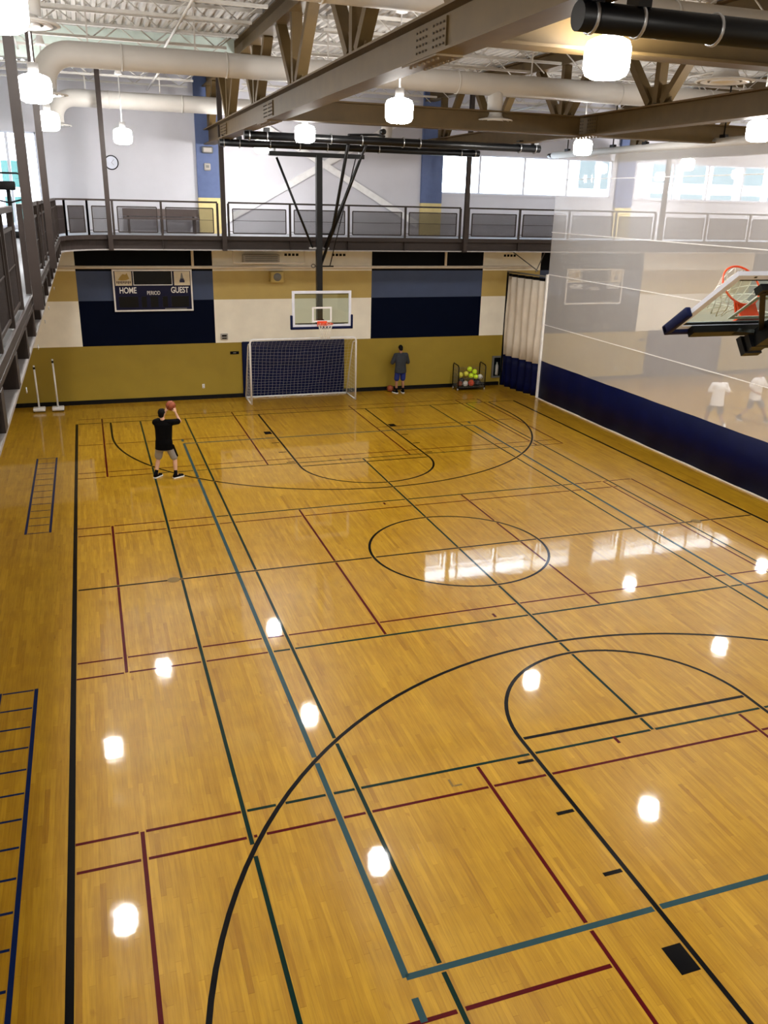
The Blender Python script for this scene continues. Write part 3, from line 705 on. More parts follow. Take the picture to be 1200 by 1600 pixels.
# ------------------------------------------------------------------ far wall fittings, once per half of the gym
def text(parent, body, x, z, size, y, m, name='lettering'):
    cu = bpy.data.curves.new(name, 'FONT'); cu.body = body; cu.size = size; cu.align_x = 'CENTER'; cu.extrude = .002; cu.offset = .0045 if size > .2 else .001
    tmp = bpy.data.objects.new('tmp', cu); C.objects.link(tmp); bpy.context.view_layer.update()
    me = bpy.data.meshes.new_from_object(tmp.evaluated_get(bpy.context.evaluated_depsgraph_get()))
    bpy.data.objects.remove(tmp); me.materials.clear(); me.materials.append(MAT[m])
    me.transform(M.Translation((x, y, z)) @ M.Rotation(PI/2, 4, 'X') @ M.Diagonal((.72, 1, 1, 1)))
    o = bpy.data.objects.new(name, me); C.objects.link(o); o.parent = parent; o.matrix_parent_inverse = M.Translation(-parent.location); return o
def scoreboard(label):
    x0, x1, z0, z1 = -5.84, -3.42, 3.03, 4.28; y = YB-.12
    t = thing('scoreboard', label, 'scoreboard', ((x0+x1)/2, YB-.06, z0))
    MB().box(x0, y, z0, x1, YB, z1).build('case', 'board_navy', t)
    mb = MB()
    for a in ((x0-.03, z0-.03, x1+.03, z0+.02), (x0-.03, z1-.02, x1+.03, z1+.03), (x0-.03, z0+.02, x0+.02, z1-.02), (x1-.02, z0+.02, x1+.03, z1-.02)): mb.box(a[0], y-.02, a[1], a[2], y+.03, a[3])
    mb.build('case_frame', 'letters', t)
    d = MB().box(-5.22, y-.012, 3.84, -4.04, y, 4.25).build('clock_display', 'board_black', t)
    mb = MB()
    for a in ((-5.24, 3.815, -4.02, 3.84), (-5.24, 3.84, -5.22, 4.25), (-4.04, 3.84, -4.02, 4.25)): mb.box(a[0], y-.02, a[1], a[2], y, a[3])
    mb.build('display_trim', 'letters', d)
    c1 = MB().box(-5.79, y-.01, 3.81, -5.28, y, 4.25).build('sponsor_card', 'board_card', t)
    vs = [(-5.7, 3.99), (-5.62, 4.1), (-5.55, 4.17), (-5.46, 4.15), (-5.42, 4.2), (-5.39, 4.12), (-5.35, 4.02), (-5.45, 3.98), (-5.6, 3.97)]
    mb = MB(); mb.add([(a, y-.014, b) for a, b in vs]+[(a, y-.01, b) for a, b in vs], [list(range(9)), list(range(9, 18))[::-1]]+[(i, i+9, (i+1) % 9+9, (i+1) % 9) for i in range(9)]); mb.build('emblem', 'emblem_gold', c1)
    mb = MB()
    for i in range(9): mb.box(-5.75+i*.05, y-.014, 3.88-.015*(i % 2), -5.72+i*.05, y-.01, 3.95)
    mb.build('caption_marks', 'emblem_dark', c1)
    c2 = MB().box(-3.96, y-.01, 3.81, -3.46, y, 4.25).build('sponsor_card', 'board_card', t)
    mb = MB(); mb.box(-3.79, y-.014, 3.9, -3.63, y-.01, 3.98); mb.box(-3.77, y-.014, 3.98, -3.65, y-.01, 4.02); mb.build('emblem', 'emblem_navy', c2)
    mb = MB(); mb.add([(-3.76, y-.014, 4.02), (-3.66, y-.014, 4.02), (-3.70, y-.014, 4.2), (-3.73, y-.014, 4.2)], [(0,1,2,3)]); mb.build('emblem', 'metal_grey', c2)
    text(t, 'HOME', -5.42, 3.575, .26, y-.006, 'letters'); text(t, 'PERIOD', -4.63, 3.52, .17, y-.006, 'letters'); text(t, 'GUEST', -3.8, 3.58, .26, y-.006, 'letters')
    for xa, xb in ((-5.72, -5.12), (-5.02, -4.86), (-4.74, -4.5), (-4.36, -4.2), (-4.08, -3.52)):
        o = MB().box(xa, y-.008, 3.13, xb, y, 3.47).build('digit_display', 'board_black', t)
    MB().box(-4.3, y-.006, 3.06, -3.6, y, 3.09).build('maker_strip', 'metal_grey', t)
    return t
sb = scoreboard('navy scoreboard with HOME, PERIOD and GUEST on the left navy wall block')
clone(sb, (16.35, 0, 0), 'navy scoreboard on the far wall behind the mesh divider curtain')
def pad(label):
    mb = MB(); mb.bbox(-1.83, YB-.07, .02, 1.81, YB, 1.92, .03)
    return tag(mb.build('wall_pad', 'pad_navy'), label, 'wall pad')
p_ = pad('navy vinyl wall pad behind the soccer goal')
q_ = p_.copy(); C.objects.link(q_); q_.location.x = 16.32; q_['label'] = 'navy wall pad seen through the divider curtain below the folded basket'
def fit(label, cat, name, x, z, wd, h, d, m, parts=()):
    t = thing(name, label, cat, (x, YB-d/2, z-h/2))
    mb = MB(); mb.bbox(x-wd/2, YB-d, z-h/2, x+wd/2, YB, z+h/2, min(wd, h, d)*.2); mb.build('body', m, t)
    for nm, a, m2 in parts: MB().box(x+a[0], YB-d-.006, z+a[1], x+a[2], YB-d, z+a[3]).build(nm, m2, t)
    return t
b1 = fit('small grey control box on the cream wall left of the goal', 'box', 'control_box', -2.41, 2.11, .24, .2, .06, 'box_grey', [('screen', (-.08, .0, .08, .06), 'board_black'), ('keypad', (-.08, -.07, .08, -.03), 'board_black')])
clone(b1, (14.9, 0, 0), 'small pale control box on the navy wall block behind the curtain')
s1 = fit('small dark sign plate on the gold wall left of the goal', 'sign', 'wall_sign', -2.08, 1.55, .3, .1, .02, 'wall_ink', [('sign_text', (-.05, -.015, .05, .015), 'metal_grey')])
clone(s1, (16.35, 0, 0), 'small dark sign plate on the wall behind the curtain')
o1 = fit('white outlet plate low on the gold wall', 'outlet', 'wall_outlet', -3.18, .45, .08, .14, .012, 'white_paint', [('socket', (-.018, .015, .018, .05), 'box_grey'), ('socket', (-.018, -.05, .018, -.015), 'box_grey')])
clone(o1, (16.35, 0, 0), 'white outlet plate on the gold wall behind the curtain')
h1 = fit('oval speaker horn on the left blue pilaster', 'speaker', 'wall_speaker', -2.71, 7.9, .34, .2, .24, 'metal_grey', [('grille', (-.12, -.06, .12, .06), 'box_grey')])
fit('small grey thermostat box on the left blue pilaster', 'box', 'thermostat', -2.73, 7.41, .2, .22, .18, 'box_grey', [('dial', (-.05, -.03, .05, .05), 'metal_grey')])
sp = thing('wall_speaker', 'grey square speaker box on the tan wall band above the goal', 'speaker', (-.6, YB-.15, 3.9))
MB().bbox(-.83, YB-.3, 3.89, -.38, YB, 4.24, .02).build('body', 'wall_tan', sp); MB().lathe([(.0001, -.31), (.13, -.31), (.14, -.29)], (-.6, YB, 4.07), 20, 'y').build('cone', 'metal_grey', sp)
ec = thing('extinguisher_cabinet', 'grey recessed extinguisher cabinet beside the gathered curtain', 'cabinet', (7.88, YB-.05, .3))
mb = MB(); mb.box(7.66, YB-.08, .3, 7.72, YB, 1.12); mb.box(8.02, YB-.08, .3, 8.08, YB, 1.12); mb.box(7.72, YB-.08, 1.06, 8.02, YB, 1.12); mb.box(7.72, YB-.08, .3, 8.02, YB, .36); mb.build('frame', 'metal_grey', ec)
MB().box(7.72, YB-.012, .36, 8.02, YB-.004, 1.06).build('back_panel', 'wall_ink', ec); MB().box(7.72, YB-.06, .36, 8.02, YB-.05, 1.06).build('door_glass', 'board_glass', ec)
MB().lathe([(.0001, .4), (.06, .4), (.065, .45), (.065, .75), (.03, .83), (.03, .88), (.0001, .88)], (7.87, YB-.03, 0), 14).build('extinguisher', 'box_grey', ec)
ck = thing('wall_clock', 'round wall clock with dark rim left of the first pilaster', 'clock', (-5.6, YB-.03, 7.24))
MB().lathe([(.0001, -.03), (.18, -.03)], (-5.6, YB, 7.44), 32, 'y').build('face', 'clock_face', ck)
MB().lathe([(.18, -.03), (.185, -.05), (.205, -.05), (.21, 0)], (-5.6, YB, 7.44), 32, 'y').build('rim', 'wall_ink', ck)
for a, l in ((.7, .13), (2.4, .09)): MB().bar((-5.6, YB-.036, 7.44), (-5.6+l*math.sin(a), YB-.036, 7.44+l*math.cos(a)), .012, .006).build('hand', 'wall_ink', ck)
# piping and unit under the far track
tag(MB().tube([(XL+.1, YB-.18, 4.38), (8.9, YB-.18, 4.38)], .05, 10).build('wall_pipe', 'curtain_white'), 'long cream pipe along the far wall under the track', 'pipe')
for i, x in enumerate((-3.35, 5.5)): tag(MB().tube([(x, YB-.18, 4.4), (x, YB-.18, 5.3)], .045, 10).build('drop_pipe', 'curtain_white'), 'short cream upright pipe under the track over the '+('left', 'right')+' navy block' if 0 else 'short cream upright pipe under the track over the '+('scoreboard', 'second navy block')[i], 'pipe')
g_ = thing('pipe_guard', 'cream pipe guard rail under the track left of the far basket mast', 'guard', (-1.0, 13.3, 4.45))
MB().tube([(-2.2, 13.4, 5.31), (-2.2, 13.4, 4.58), (.1, 13.4, 4.58), (.1, 13.4, 5.31)], .028, 8).build('rail', 'curtain_white', g_)
hu = thing('wall_heater', 'pale grey wall unit under the track behind the pipe guard', 'heater', (-1.1, YB-.15, 4.5))
MB().bbox(-1.72, YB-.25, 4.48, -.5, YB, 4.78, .02).build('case', 'box_grey', hu)
for k in range(4): MB().box(-1.65, YB-.256, 4.52+k*.06, -.57, YB-.25, 4.55+k*.06).build('slat', 'metal_grey', hu)
for i, x in enumerate((-.05, 1.6, 8.1)):
    v_ = thing('vent_holes', 'row of four small black vent holes high on the wall, '+('by the pipe guard', 'by the basket mast', 'above the gathered curtain')[i], 'vent', (x, YB, 4.75), 'wall vents')
    MB().box(x-.27, YB-.006, 4.7, x+.27, YB, 4.84).build('plate', 'wall_cream', v_)
    for k in range(4): MB().box(x-.24+k*.13, YB-.008, 4.73, x-.15+k*.13, YB-.006, 4.81).build('opening', 'wall_ink', v_)
# bench and exercise machine on the track
bn = thing('bench', 'long low bench behind the far railing above the scoreboard', 'bench', (-4.3, 14.2, ZD))
MB().box(-5.4, 14.0, ZD+.42, -3.1, 14.4, ZD+.47).build('seat', 'wood_bench', bn); MB().box(-5.4, 14.42, ZD+.5, -3.1, 14.46, ZD+.72).build('backrest', 'wood_bench', bn)
for x in (-5.25, -4.25, -3.25): MB().box(x-.03, 14.05, ZD+.002, x+.03, 14.45, ZD+.42).build('leg', 'steel_brown', bn); MB().box(x-.03, 14.44, ZD+.002, x+.03, 14.48, ZD+.72).build('leg', 'steel_brown', bn)
em = thing('exercise_machine', 'dark exercise machine with console and handlebar on the left track', 'machine', (-8.35, 10.2, ZD))
x, y = -8.3, 10.2
MB().bbox(x-.3, y-.1, ZD+.004, x+.3, y+1.4, ZD+.16, .03).build('base', 'black_rubber', em)
MB().tube([(x, y, ZD+.1), (x, y+.06, ZD+.75), (x, y+.02, ZD+1.2)], .05, 12).build('upright', 'black_rubber', em)
MB().bbox(x-.3, y-.06, ZD+1.15, x+.18, y+.1, ZD+1.36, .03).build('console', 'black_rubber', em)
MB().tube([(x-.35, y-.1, ZD+1.55), (x+.26, y-.1, ZD+1.55), (x+.42, y-.12, ZD+1.45), (x+.42, y-.12, ZD+1.05), (x+.3, y-.1, ZD+.93), (x, y, ZD+.85), (x-.35, y-.1, ZD+.93)], .022, 8).build('handlebar', 'black_rubber', em)

# ------------------------------------------------------------------ soccer goal
gl = thing('soccer_goal', 'white portable soccer goal with net at the far wall', 'goal', (.04, 13.4, 0))
xl, xr, yf, yk, H = -1.77, 1.86, 13.32, 14.45, 2.17
MB().tube([(xl, yf, .02), (xl, yf, H-.12)]+[(xl+.12-.12*math.cos(a), yf, H-.12+.12*math.sin(a)) for a in (.5, 1.05)]+[(xl+.12, yf, H), (xr-.12, yf, H)]+[(xr-.12+.12*math.sin(a), yf, H-.12+.12*math.cos(a)) for a in (.5, 1.05)]+[(xr, yf, H-.12), (xr, yf, .02)], .032, 12).build('front_frame', 'white_paint', gl)
for x in (xl, xr):
    MB().tube([(x, yf, .03), (x, yk, .03)], .026, 10).build('side_rail', 'white_paint', gl)
    MB().tube([(x, yk, .03), (x, yf+.42, 1.86), (x, yf+.3, 1.98), (x, yf, 2.05)], .02, 10).build('back_strut', 'white_paint', gl)
MB().tube([(xl, yk, .03), (xr, yk, .03)], .026, 10).build('back_rail', 'white_paint', gl)
prof = [(yf, H), (yf+.22, 2.0), (yf+.42, 1.86), (yk, .05)]
def pr(s):
    L_ = [math.hypot(b[0]-a[0], b[1]-a[1]) for a, b in zip(prof, prof[1:])]; d = s*sum(L_)
    for (a, b), l in zip(zip(prof, prof[1:]), L_):
        if d <= l+1e-6: return (a[0]+(b[0]-a[0])*d/l, a[1]+(b[1]-a[1])*d/l)
        d -= l
    return prof[-1]
mb = MB(); nu, nv = 28, 21
def np_(i, j):
    y, z = pr(j/nv); sag = .07*math.sin(PI*i/nu)*math.sin(PI*j/nv)
    return (xl+(xr-xl)*i/nu+.006*math.sin(i*.7+j*.9), y+sag*.5, max(.02, z-sag+.006*math.sin(i*.8+j*1.3)))
for i in range(nu+1): mb.tube([np_(i, j) for j in range(nv+1)], .0019, 3, cap=False)
for j in range(nv+1): mb.tube([np_(i, j) for i in range(nu+1)], .0019, 3, cap=False)
for i in range(nu):      # loose net lying along the floor
    mb.tube([(xl+(xr-xl)*i/nu, yk-.05-.18*random.random(), .02), (xl+(xr-xl)*(i+1.5)/nu, yk-.02-.2*random.random(), .03)], .006, 3)
for x in (xl, xr):
    for k in range(1, 10):
        y = yf+(yk-yf)*k/10; zt = 1.98-(1.98-.05)*max(0, (y-yf-.35)/(yk-yf-.35))
        mb.tube([(x, y, .03), (x+.02*math.sin(k), y, zt)], .0019, 3, cap=False)
    for k in range(1, 16):
        z = k*.125; y1 = yf+.35+(yk-yf-.35)*(1-z/1.95); mb.tube([(x, yf, z), (x+.02, (yf+y1)/2, z-.03), (x, y1, z)], .0019, 3, cap=False)
mb.build('net', 'cord', gl)

# net standards
for x, h, lab in ((-8.43, 1.46, 'left, shorter one'), (-7.87, 1.64, 'right, taller one')):
    t = thing('net_standard', 'white net post on a weighted base in the far left corner, '+lab, 'net post', (x, 13.95, 0))
    MB().bbox(x-.18, 13.78, .035, x+.18, 14.1, .13, .02).build('base', 'white_paint', t)
    MB().tube([(x-.0, 13.95, .12), (x-.02, 14.0, h)], .028, 12).build('pole', 'white_paint', t)
    MB().lathe([(.034, h-.12), (.034, h-.05), (.0001, h-.05)], (x-.02, 13.995, 0), 12).build('collar', 'black_metal', t)
    for s in (-1, 1): MB().lathe([(.0001, -.02), (.035, -.02), (.035, .02), (.0001, .02)], (x+s*.15, 13.86, .036), 12, 'x').build('wheel', 'black_rubber', t)

# ------------------------------------------------------------------ balls
def ball(label, c, r, m, seam=None, cat='ball', group=None, nm='ball', panels=False):
    t = thing(nm, label, cat, (c[0], c[1], c[2]-r), group)
    MB().ball(c, r, 24, 14).build('cover', m, t)
    if seam:
        q = r+.001; c = V(c); rot = M.Rotation(random.random()*3, 3, 'Z') @ M.Rotation(.5, 3, 'X')
        for ax in range(2):
            MB().tube([c+rot @ (V((q*math.cos(a), q*math.sin(a), 0)) if ax == 0 else V((q*math.cos(a), 0, q*math.sin(a)))) for a in [2*PI*i/28 for i in range(28)]], .003, 5, close=True).build('seam', seam, t)
        for s in (-1, 1):
            MB().tube([c+rot @ (V((q*.5*math.cos(a), s*q*(.78+.1*math.cos(2*a)), q*.55*math.sin(a))).normalized()*q) for a in [2*PI*i/24 for i in range(24)]], .003, 5, close=True).build('seam', seam, t)
    return t
ball('brown basketball lying by the feet of the man at the wall', (3.5, 14.35, .12), .12, 'bb_orange', 'bb_seam', nm='basketball')
# ball cart
ct = thing('ball_cart', 'black wire ball cart against the gold wall', 'cart', (6.5, 14.2, 0))
x0, x1, y0, y1 = 6.0, 7.08, 13.9, 14.42
for x in (x0, x1):
    MB().tube([(x, y0, .1), (x, y0, .86), (x, y0+.06, .92), (x, y1-.06, .96), (x, y1, .9), (x, y1, .1)], .022, 8).build('end_frame', 'black_metal', ct)
    mb = MB()
    for k in range(1, 6): mb.tube([(x, y0, .1+k*.13), (x, y1, .1+k*.13)], .004, 4)
    for k in range(1, 5): mb.tube([(x, y0+k*.104, .1), (x, y0+k*.104, .9)], .004, 4)
    mb.build('end_wire', 'metal_grey', ct)
    for y in (y0+.05, y1-.05):
        w_ = MB().lathe([(.0001, -.015), (.045, -.015), (.045, .015), (.0001, .015)], (x, y, .045), 14, 'x').build('caster', 'box_grey', ct)
        MB().box(x-.02, y-.02, .06, x+.02, y+.02, .11).build('caster_fork', 'metal_grey', w_)
MB().box(x0, y0, .09, x1, y1, .12).build('bottom_tray', 'black_metal', ct)
for y, zt, nm in ((y1, .74, 'rear_wire'), (y0, .42, 'front_wire')):
    mb = MB()
    for k in range(0, int(zt/.1)): mb.tube([(x0, y, .14+k*.1), (x1, y, .14+k*.1)], .004, 4)
    for k in range(1, 14): mb.tube([(x0+k*.077, y, .1), (x0+k*.077, y, .1+int(zt/.1)*.1)], .004, 4)
    mb.build(nm, 'metal_grey', ct)
for c, r, m, lab in (((6.52, 14.1, .76), .095, 'ball_lime', 'lime ball on top of the pile in the cart'), ((6.72, 14.08, .66), .095, 'ball_lime', 'bright lime ball at the upper right of the cart pile'),
    ((6.385, 14.1, .59), .095, 'ball_yellow', 'dull yellow ball at the left middle of the cart pile'), ((6.56, 14.03, .53), .095, 'ball_lime', 'lime ball in the centre of the cart pile'),
    ((6.755, 14.02, .475), .09, 'ball_lime', 'bright lime ball above the dark ball in the cart'), ((6.16, 14.1, .56), .10, 'ball_yellow', 'pale yellow ball at the left end of the cart'),
    ((6.58, 14.03, .25), .12, 'ball_red', 'orange red ball low in the middle of the cart'), ((6.34, 14.02, .24), .105, 'ball_white', 'off-white ball low at the left of the cart'),
    ((6.84, 14.03, .25), .12, 'ball_dark', 'dark ball low at the right of the cart'), ((6.945, 14.06, .46), .1, 'ball_white', 'black and white ball at the right end of the cart'),
    ((6.125, 14.05, .24), .1, 'bb_orange', 'brown ball low at the left end of the cart'), ((6.9, 14.285, .34), .11, 'ball_dark', 'dark ball at the back right of the cart'), ((6.3, 14.28, .3), .11, 'ball_dark', 'dark ball at the back left of the cart')):
    ball(lab, c, r, m, 'bb_seam' if m in ('ball_red', 'ball_white', 'bb_orange') else None, group='balls in the cart')

# ------------------------------------------------------------------ people
def person(label, base, head, J, skin, tee, shorts, shoe, hairm='hair', look=(0, 0), socks='sock_black', h=1.0, grip=False, stripe=None):
    """J: joints as (right, forward, up) in metres; heading = degrees from +Y towards +X"""
    a = math.radians(head); F = V((math.sin(a), math.cos(a), 0)); R = V((math.cos(a), -math.sin(a), 0)); U = V((0, 0, 1)); B = V(base)
    def g(p): return B+R*p[0]+F*p[1]+U*p[2]*h
    t = thing('person', label, 'person', base)
    def mesh(name, mb, m, vox, par=t, it=3):
        o = mb.build(name, m, par); r_ = o.modifiers.new('remesh', 'REMESH'); r_.mode = 'VOXEL'; r_.voxel_size = vox; r_.use_smooth_shade = True
        s_ = o.modifiers.new('smooth', 'SMOOTH'); s_.iterations = it; s_.factor = .5; return o
    P = {k: g(v) for k, v in J.items()}
    frame = M((R, F, U)).transposed()
    # head frame tilted by look = (yaw right, pitch down) degrees
    hy = math.radians(-look[0]); hp = math.radians(-look[1]); HF = frame @ M.Rotation(hy, 3, 'Z') @ M.Rotation(hp, 3, 'X')
    hd = P['head']
    def hg(x, y, z): return hd+HF @ V((x, y, z))
    b = MB()
    b.ball(hd, (.074, .093, .112), 20, 14, HF); b.ball(hg(0, .025, -.06), (.056, .065, .06), 14, 10, HF)
    b.ball(hg(0, .1, -.012), (.014, .02, .022), 10, 6, HF)
    for s in (-1, 1): b.ball(hg(s*.077, -.005, -.01), (.012, .022, .032), 10, 6, HF)
    b.cap(P['neck'], .056, hg(0, -.012, -.07), .052)
    for s in ('l', 'r'):
        b.cap(P['neck']+V((0, 0, -.04)), .05, P['sh_'+s], .052); b.cap(P['sh_'+s], .052, P['el_'+s], .040); b.cap(P['el_'+s], .041, P['wr_'+s], .027)
        b.cap(P['hip_'+s], .08, P['kn_'+s], .054); b.cap(P['kn_'+s], .052, P['kn_'+s].lerp(P['an_'+s], .35), .054); b.cap(P['kn_'+s].lerp(P['an_'+s], .35), .054, P['an_'+s], .036)
        b.cap(P['an_'+s], .036, P['an_'+s].lerp(P['toe_'+s], .7)+V((0, 0, -.015)), .026)
        # hand: palm, four fingers of unequal length, thumb from the side
        w0 = P['wr_'+s]; d = (P['hd_'+s]-w0).normalized(); pn = V(g(J['pn_'+s])-B).normalized(); pn = (pn-d*pn.dot(d)).normalized(); sd = d.cross(pn)*(1 if s == 'r' else -1)
        b.cap(w0, .025, w0+d*.035, .027); 
        for k in range(4): b.cap(w0+d*.03+sd*(.024-.016*k)*.7, .014, w0+d*.09+sd*(.027-.018*k), .0125)
        for k, l in enumerate((.068, .078, .072, .056)):
            r1 = w0+d*.09+sd*(.027-.018*k); m1 = r1+d*l*.5+pn*.008+sd*(.006-.004*k); e1 = m1+d*l*.42+pn*.022
            b.cap(r1, .0095, m1, .009); b.cap(m1, .009, e1, .0078)
        t0 = w0+d*.035+sd*.024; t1 = t0+d*.03+sd*.03+pn*.008; b.cap(t0, .0125, t1, .0105); b.cap(t1, .0105, t1+d*.03+sd*.008+pn*.012, .009)
    pel = (P['hip_l']+P['hip_r'])/2; ch = P['chest']; nk = P['neck']
    b.cap(pel, .12, ch, .13); b.cap(ch, .12, nk+V((0, 0, -.08)), .07)
    mesh('body', b, skin, .0065, it=2)
    # hair cap, eyes, mouth
    hb = MB(); hb.ball(hg(0, -.014, .028), (.084, .096, .104), 20, 12, HF); hb.ball(hg(0, -.045, -.03), (.07, .06, .07), 14, 10, HF); hb.ball(hg(0, .045, .085), (.062, .045, .032), 12, 8, HF)
    mesh('hair', hb, hairm, .009)
    for s in (-1, 1): MB().ball(hg(s*.03, .088, .012), (.011, .007, .008), 10, 6, HF).build('eye', 'wall_ink', t)
    MB().ball(hg(0, .088, -.058), (.022, .006, .006), 10, 6, HF).build('mouth', 'orange' if 0 else 'emblem_dark', t)
    # shirt
    def ring(c, rx, ry, ax, n=20): return [c+ax[0]*rx*math.cos(2*PI*i/n)+ax[1]*ry*math.sin(2*PI*i/n) for i in range(n)]
    shr = (P['sh_r']-P['sh_l']).normalized(); sf = U.cross(shr).normalized(); hr = (P['hip_r']-P['hip_l']).normalized(); hf = U.cross(hr).normalized()
    sw = (P['sh_r']-P['sh_l']).length/2
    waist = pel.lerp(ch, .35)
    s_ = MB(); s_.loft([ring(pel+V((0, 0, -.13)), .225, .172, (hr, hf)), ring(pel+V((0, 0, .04)), .21, .155, (hr, hf)), ring(waist, .2, .145, (hr, hf)), ring(ch, .212, .148, (shr, sf)),
        ring(ch.lerp(nk, .5), sw+.03, .13, (shr, sf)), ring(nk+V((0, 0, -.05)), sw*.8, .095, (shr, sf)), ring(nk+V((0, 0, -.005)), .07, .068, (shr, sf))])
    for q in ('l', 'r'):
        e = P['sh_'+q].lerp(P['el_'+q], .74 if tee != 'tee_grey' else .98); s_.cap(P['sh_'+q], .08, e, .074); s_.cap(nk+V((0, 0, -.055)), .07, P['sh_'+q], .078)
        if tee == 'tee_grey': s_.cap(e, .066, P['el_'+q].lerp(P['wr_'+q], .35), .058)
    mesh('shirt', s_, tee, .012)
    # shorts
    s_ = MB(); s_.loft([ring(pel+V((0, 0, -.16)), .165, .135, (hr, hf)), ring(pel+V((0, 0, .02)), .172, .132, (hr, hf)), ring(pel+V((0, 0, .1)), .16, .12, (hr, hf))])
    for q in ('l', 'r'):
        hp_, k_ = P['hip_'+q], P['kn_'+q]; s_.cap(hp_+V((0, 0, -.03)), .105, hp_.lerp(k_, .86), .098)
    so = mesh('shorts', s_, shorts, .011)
    if stripe:
        q = P['hip_r'].lerp(P['kn_r'], .1)+hr*.1; z_ = P['hip_r'].lerp(P['kn_r'], .8)+hr*.085+hf*.0
        sm_ = MB(); sm_.cap(q, .035, z_, .035); mesh('side_stripe', sm_, stripe, .009, so)
    for q in ('l', 'r'):
        an, to = P['an_'+q], P['toe_'+q]; d = (to-an); d.z = 0; d = d.normalized(); gz = V((an.x, an.y, to.z))
        k_ = MB(); k_.cap(an.lerp(P['kn_'+q], .28), .044, an, .042); mesh('sock', k_, socks, .009)
        heel = V((an.x, an.y, base[2]+max(0, an.z-.09)))-d*.04
        zf = heel.z
        tip = V((to.x, to.y, base[2]+max(0, to.z-.045)))
        k_ = MB(); k_.cap(heel+V((0, 0, .055)), .043, heel.lerp(tip, .45)+V((0, 0, .055)), .044); k_.cap(heel.lerp(tip, .45)+V((0, 0, .055)), .044, tip+V((0, 0, .04)), .036); k_.cap(heel+V((0, 0, .06)), .044, an+V((0, 0, .02)), .046)
        so = mesh('shoe', k_, shoe, .008)
        sdv = V((-d.y, d.x, 0)); k_ = MB()
        k_.loft([[heel-d*.035+sdv*.04+V((0,0,z)) for z in (0,)]+[heel-d*.035-sdv*.04, heel.lerp(tip, .5)-sdv*.048, tip+d*.03-sdv*.036, tip+d*.055, tip+d*.03+sdv*.036, heel.lerp(tip, .5)+sdv*.048],
                 [p+V((0,0,.028)) for p in [heel-d*.035+sdv*.04, heel-d*.035-sdv*.04, heel.lerp(tip, .5)-sdv*.048, tip+d*.03-sdv*.036, tip+d*.055, tip+d*.03+sdv*.036, heel.lerp(tip, .5)+sdv*.048]]])
        k_.build('sole', 'sole', so)
    return t, g
# shooter
JS = dict(head=(-.03, .06, 1.60), neck=(-.01, .03, 1.455), chest=(0, .03, 1.24), sh_l=(-.195, .03, 1.385), sh_r=(.195, .05, 1.395), el_l=(-.19, .34, 1.36), wr_l=(-.035, .34, 1.555), hd_l=(-.01, .36, 1.66),
    el_r=(.33, .28, 1.37), wr_r=(.235, .31, 1.565), hd_r=(.2, .35, 1.67), pn_l=(.6, .5, .1), pn_r=(-.6, .5, .1), hip_l=(-.1, -.02, .87), hip_r=(.1, -.02, .87), kn_l=(-.2, .09, .47), kn_r=(.2, .12, .47),
    an_l=(-.24, -.05, .09), an_r=(.24, -.01, .09), toe_l=(-.17, .11, .045), toe_r=(.36, .14, .045))
tp, gp = person('person in black shirt and grey shorts shooting a basketball', (-5.2, 6.1, 0), 22, JS, 'skin', 'tee_black', 'short_grey', 'sock_black', look=(14, -4), stripe='tee_black')
ball('orange basketball held up by the shooter in black', gp((.095, .40, 1.72)), .12, 'bb_orange', 'bb_seam', nm='basketball')
# man at the wall
JM = dict(head=(0, .055, 1.60), neck=(0, .01, 1.455), chest=(0, .0, 1.24), sh_l=(-.2, .0, 1.38), sh_r=(.2, .0, 1.38), el_l=(-.3, .06, 1.1), wr_l=(-.12, .28, 1.1), hd_l=(-.05, .36, 1.12),
    el_r=(.3, .06, 1.1), wr_r=(.12, .28, 1.1), hd_r=(.05, .36, 1.12), pn_l=(.5, .2, .6), pn_r=(-.5, .2, .6), hip_l=(-.1, 0, .88), hip_r=(.1, 0, .88), kn_l=(-.13, .03, .47), kn_r=(.11, .03, .47),
    an_l=(-.14, 0, .09), an_r=(.12, 0, .09), toe_l=(-.2, .15, .045), toe_r=(.13, .17, .045))
person('person in dark grey shirt and blue shorts facing the gold wall', (3.77, 14.05, 0), 0, JM, 'skin_tan', 'tee_grey', 'short_blue', 'sock_black', look=(0, 25), stripe='tee_white' if 0 else None)
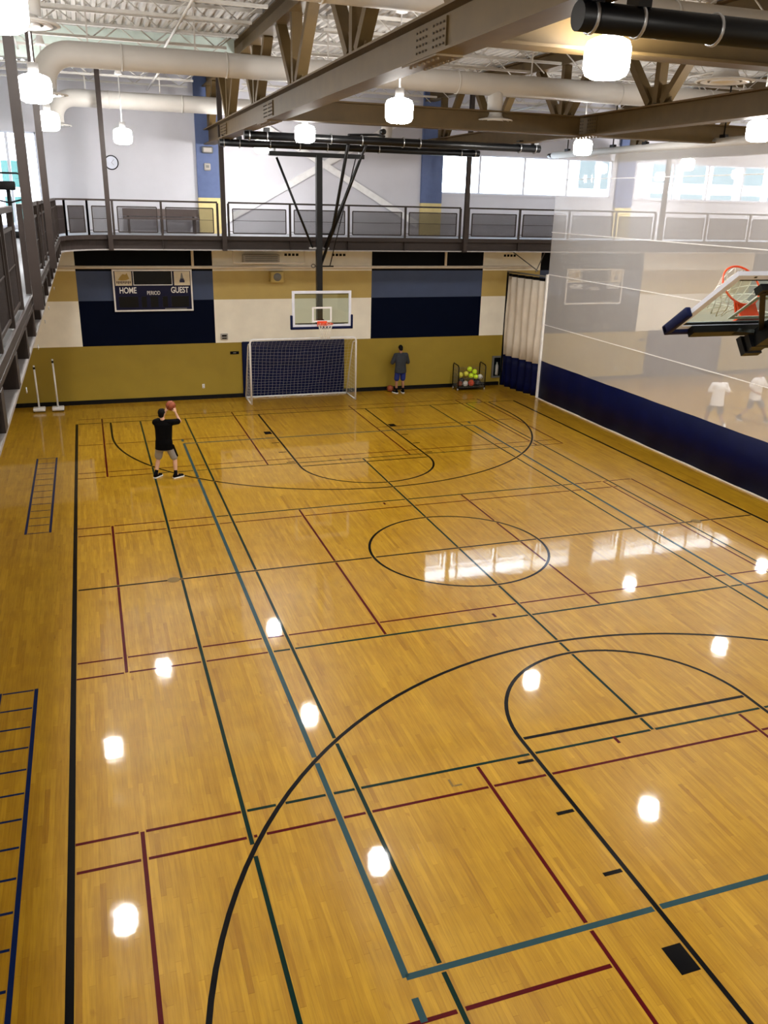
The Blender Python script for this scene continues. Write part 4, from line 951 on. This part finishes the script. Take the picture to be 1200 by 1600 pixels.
# two players beyond the curtain
JW = dict(head=(0, .07, 1.60), neck=(0, .03, 1.455), chest=(0, .02, 1.24), sh_l=(-.2, .02, 1.38), sh_r=(.2, .02, 1.38), el_l=(-.3, .06, 1.12), wr_l=(-.26, .28, 1.06), hd_l=(-.22, .36, 1.06),
    el_r=(.32, -.04, 1.12), wr_r=(.3, .18, 1.02), hd_r=(.26, .26, 1.0), pn_l=(.5, .2, -.4), pn_r=(-.5, .2, -.4), hip_l=(-.1, 0, .86), hip_r=(.1, 0, .86), kn_l=(-.11, .25, .5), kn_r=(.11, -.08, .45),
    an_l=(-.12, .36, .09), an_r=(.12, -.42, .16), toe_l=(-.12, .52, .045), toe_r=(.13, -.28, .06))
person('person in white shirt and dark shorts walking away behind the curtain, left one', (11.87, 7.0, 0), 12, JW, 'skin_tan', 'tee_white', 'short_dark', 'tee_white', look=(0, 12))
JW2 = dict(JW); JW2.update(kn_l=(-.2, .2, .48), an_l=(-.26, .34, .09), toe_l=(-.28, .5, .045), kn_r=(.2, -.02, .47), an_r=(.28, -.3, .12), toe_r=(.3, -.16, .05), el_l=(-.34, .12, 1.14), wr_l=(-.3, .33, 1.2), hd_l=(-.26, .42, 1.24))
person('person in white shirt and dark shorts striding behind the curtain at the right edge', (13.72, 7.42, 0), 165, JW2, 'skin_tan', 'tee_white', 'short_dark', 'sock_black', look=(10, 8))

# ------------------------------------------------------------------ outside the windows
def building(label, x0, x1, y, z1, cols, rows, zr, m, gm, wd):
    t = thing('building', label, 'building', ((x0+x1)/2, y, 0))
    MB().box(x0, y, 0, x1, y+6, z1).build('wall', m, t)
    dx = (x1-x0)/cols; dz = (z1-zr-.6)/rows
    for i in range(cols):
        for j in range(rows):
            a, c = x0+i*dx+dx*.1, zr+j*dz+dz*.1
            f = MB().box(a, y-.06, c, a+dx*.8, y, c+dz*.8).build('window', 'white_frame', t)
            MB().box(a+.06, y-.08, c+.06, a+dx*.8-.06, y-.06, c+dz*.8-.06).build('pane', gm, f)
building('white building with teal window bands outside the left window', -21, -9, 34, 8.8, 9, 3, 3.2, 'stucco', 'teal_glass', 1)
building('pale building with a teal window outside the clerestory', 19.6, 22.4, 30, 10.0, 2, 4, .5, 'stucco', 'pale_glass', 1)
building('pale glazed building outside the window behind the curtain', 25, 40, 31, 13, 7, 5, .5, 'stucco', 'pale_glass', 1)
tag(MB().box(-80, YB+.6, -.4, 90, 120, -.1).build('ground', 'stucco'), 'paved ground outside', 'ground', None, 'structure')
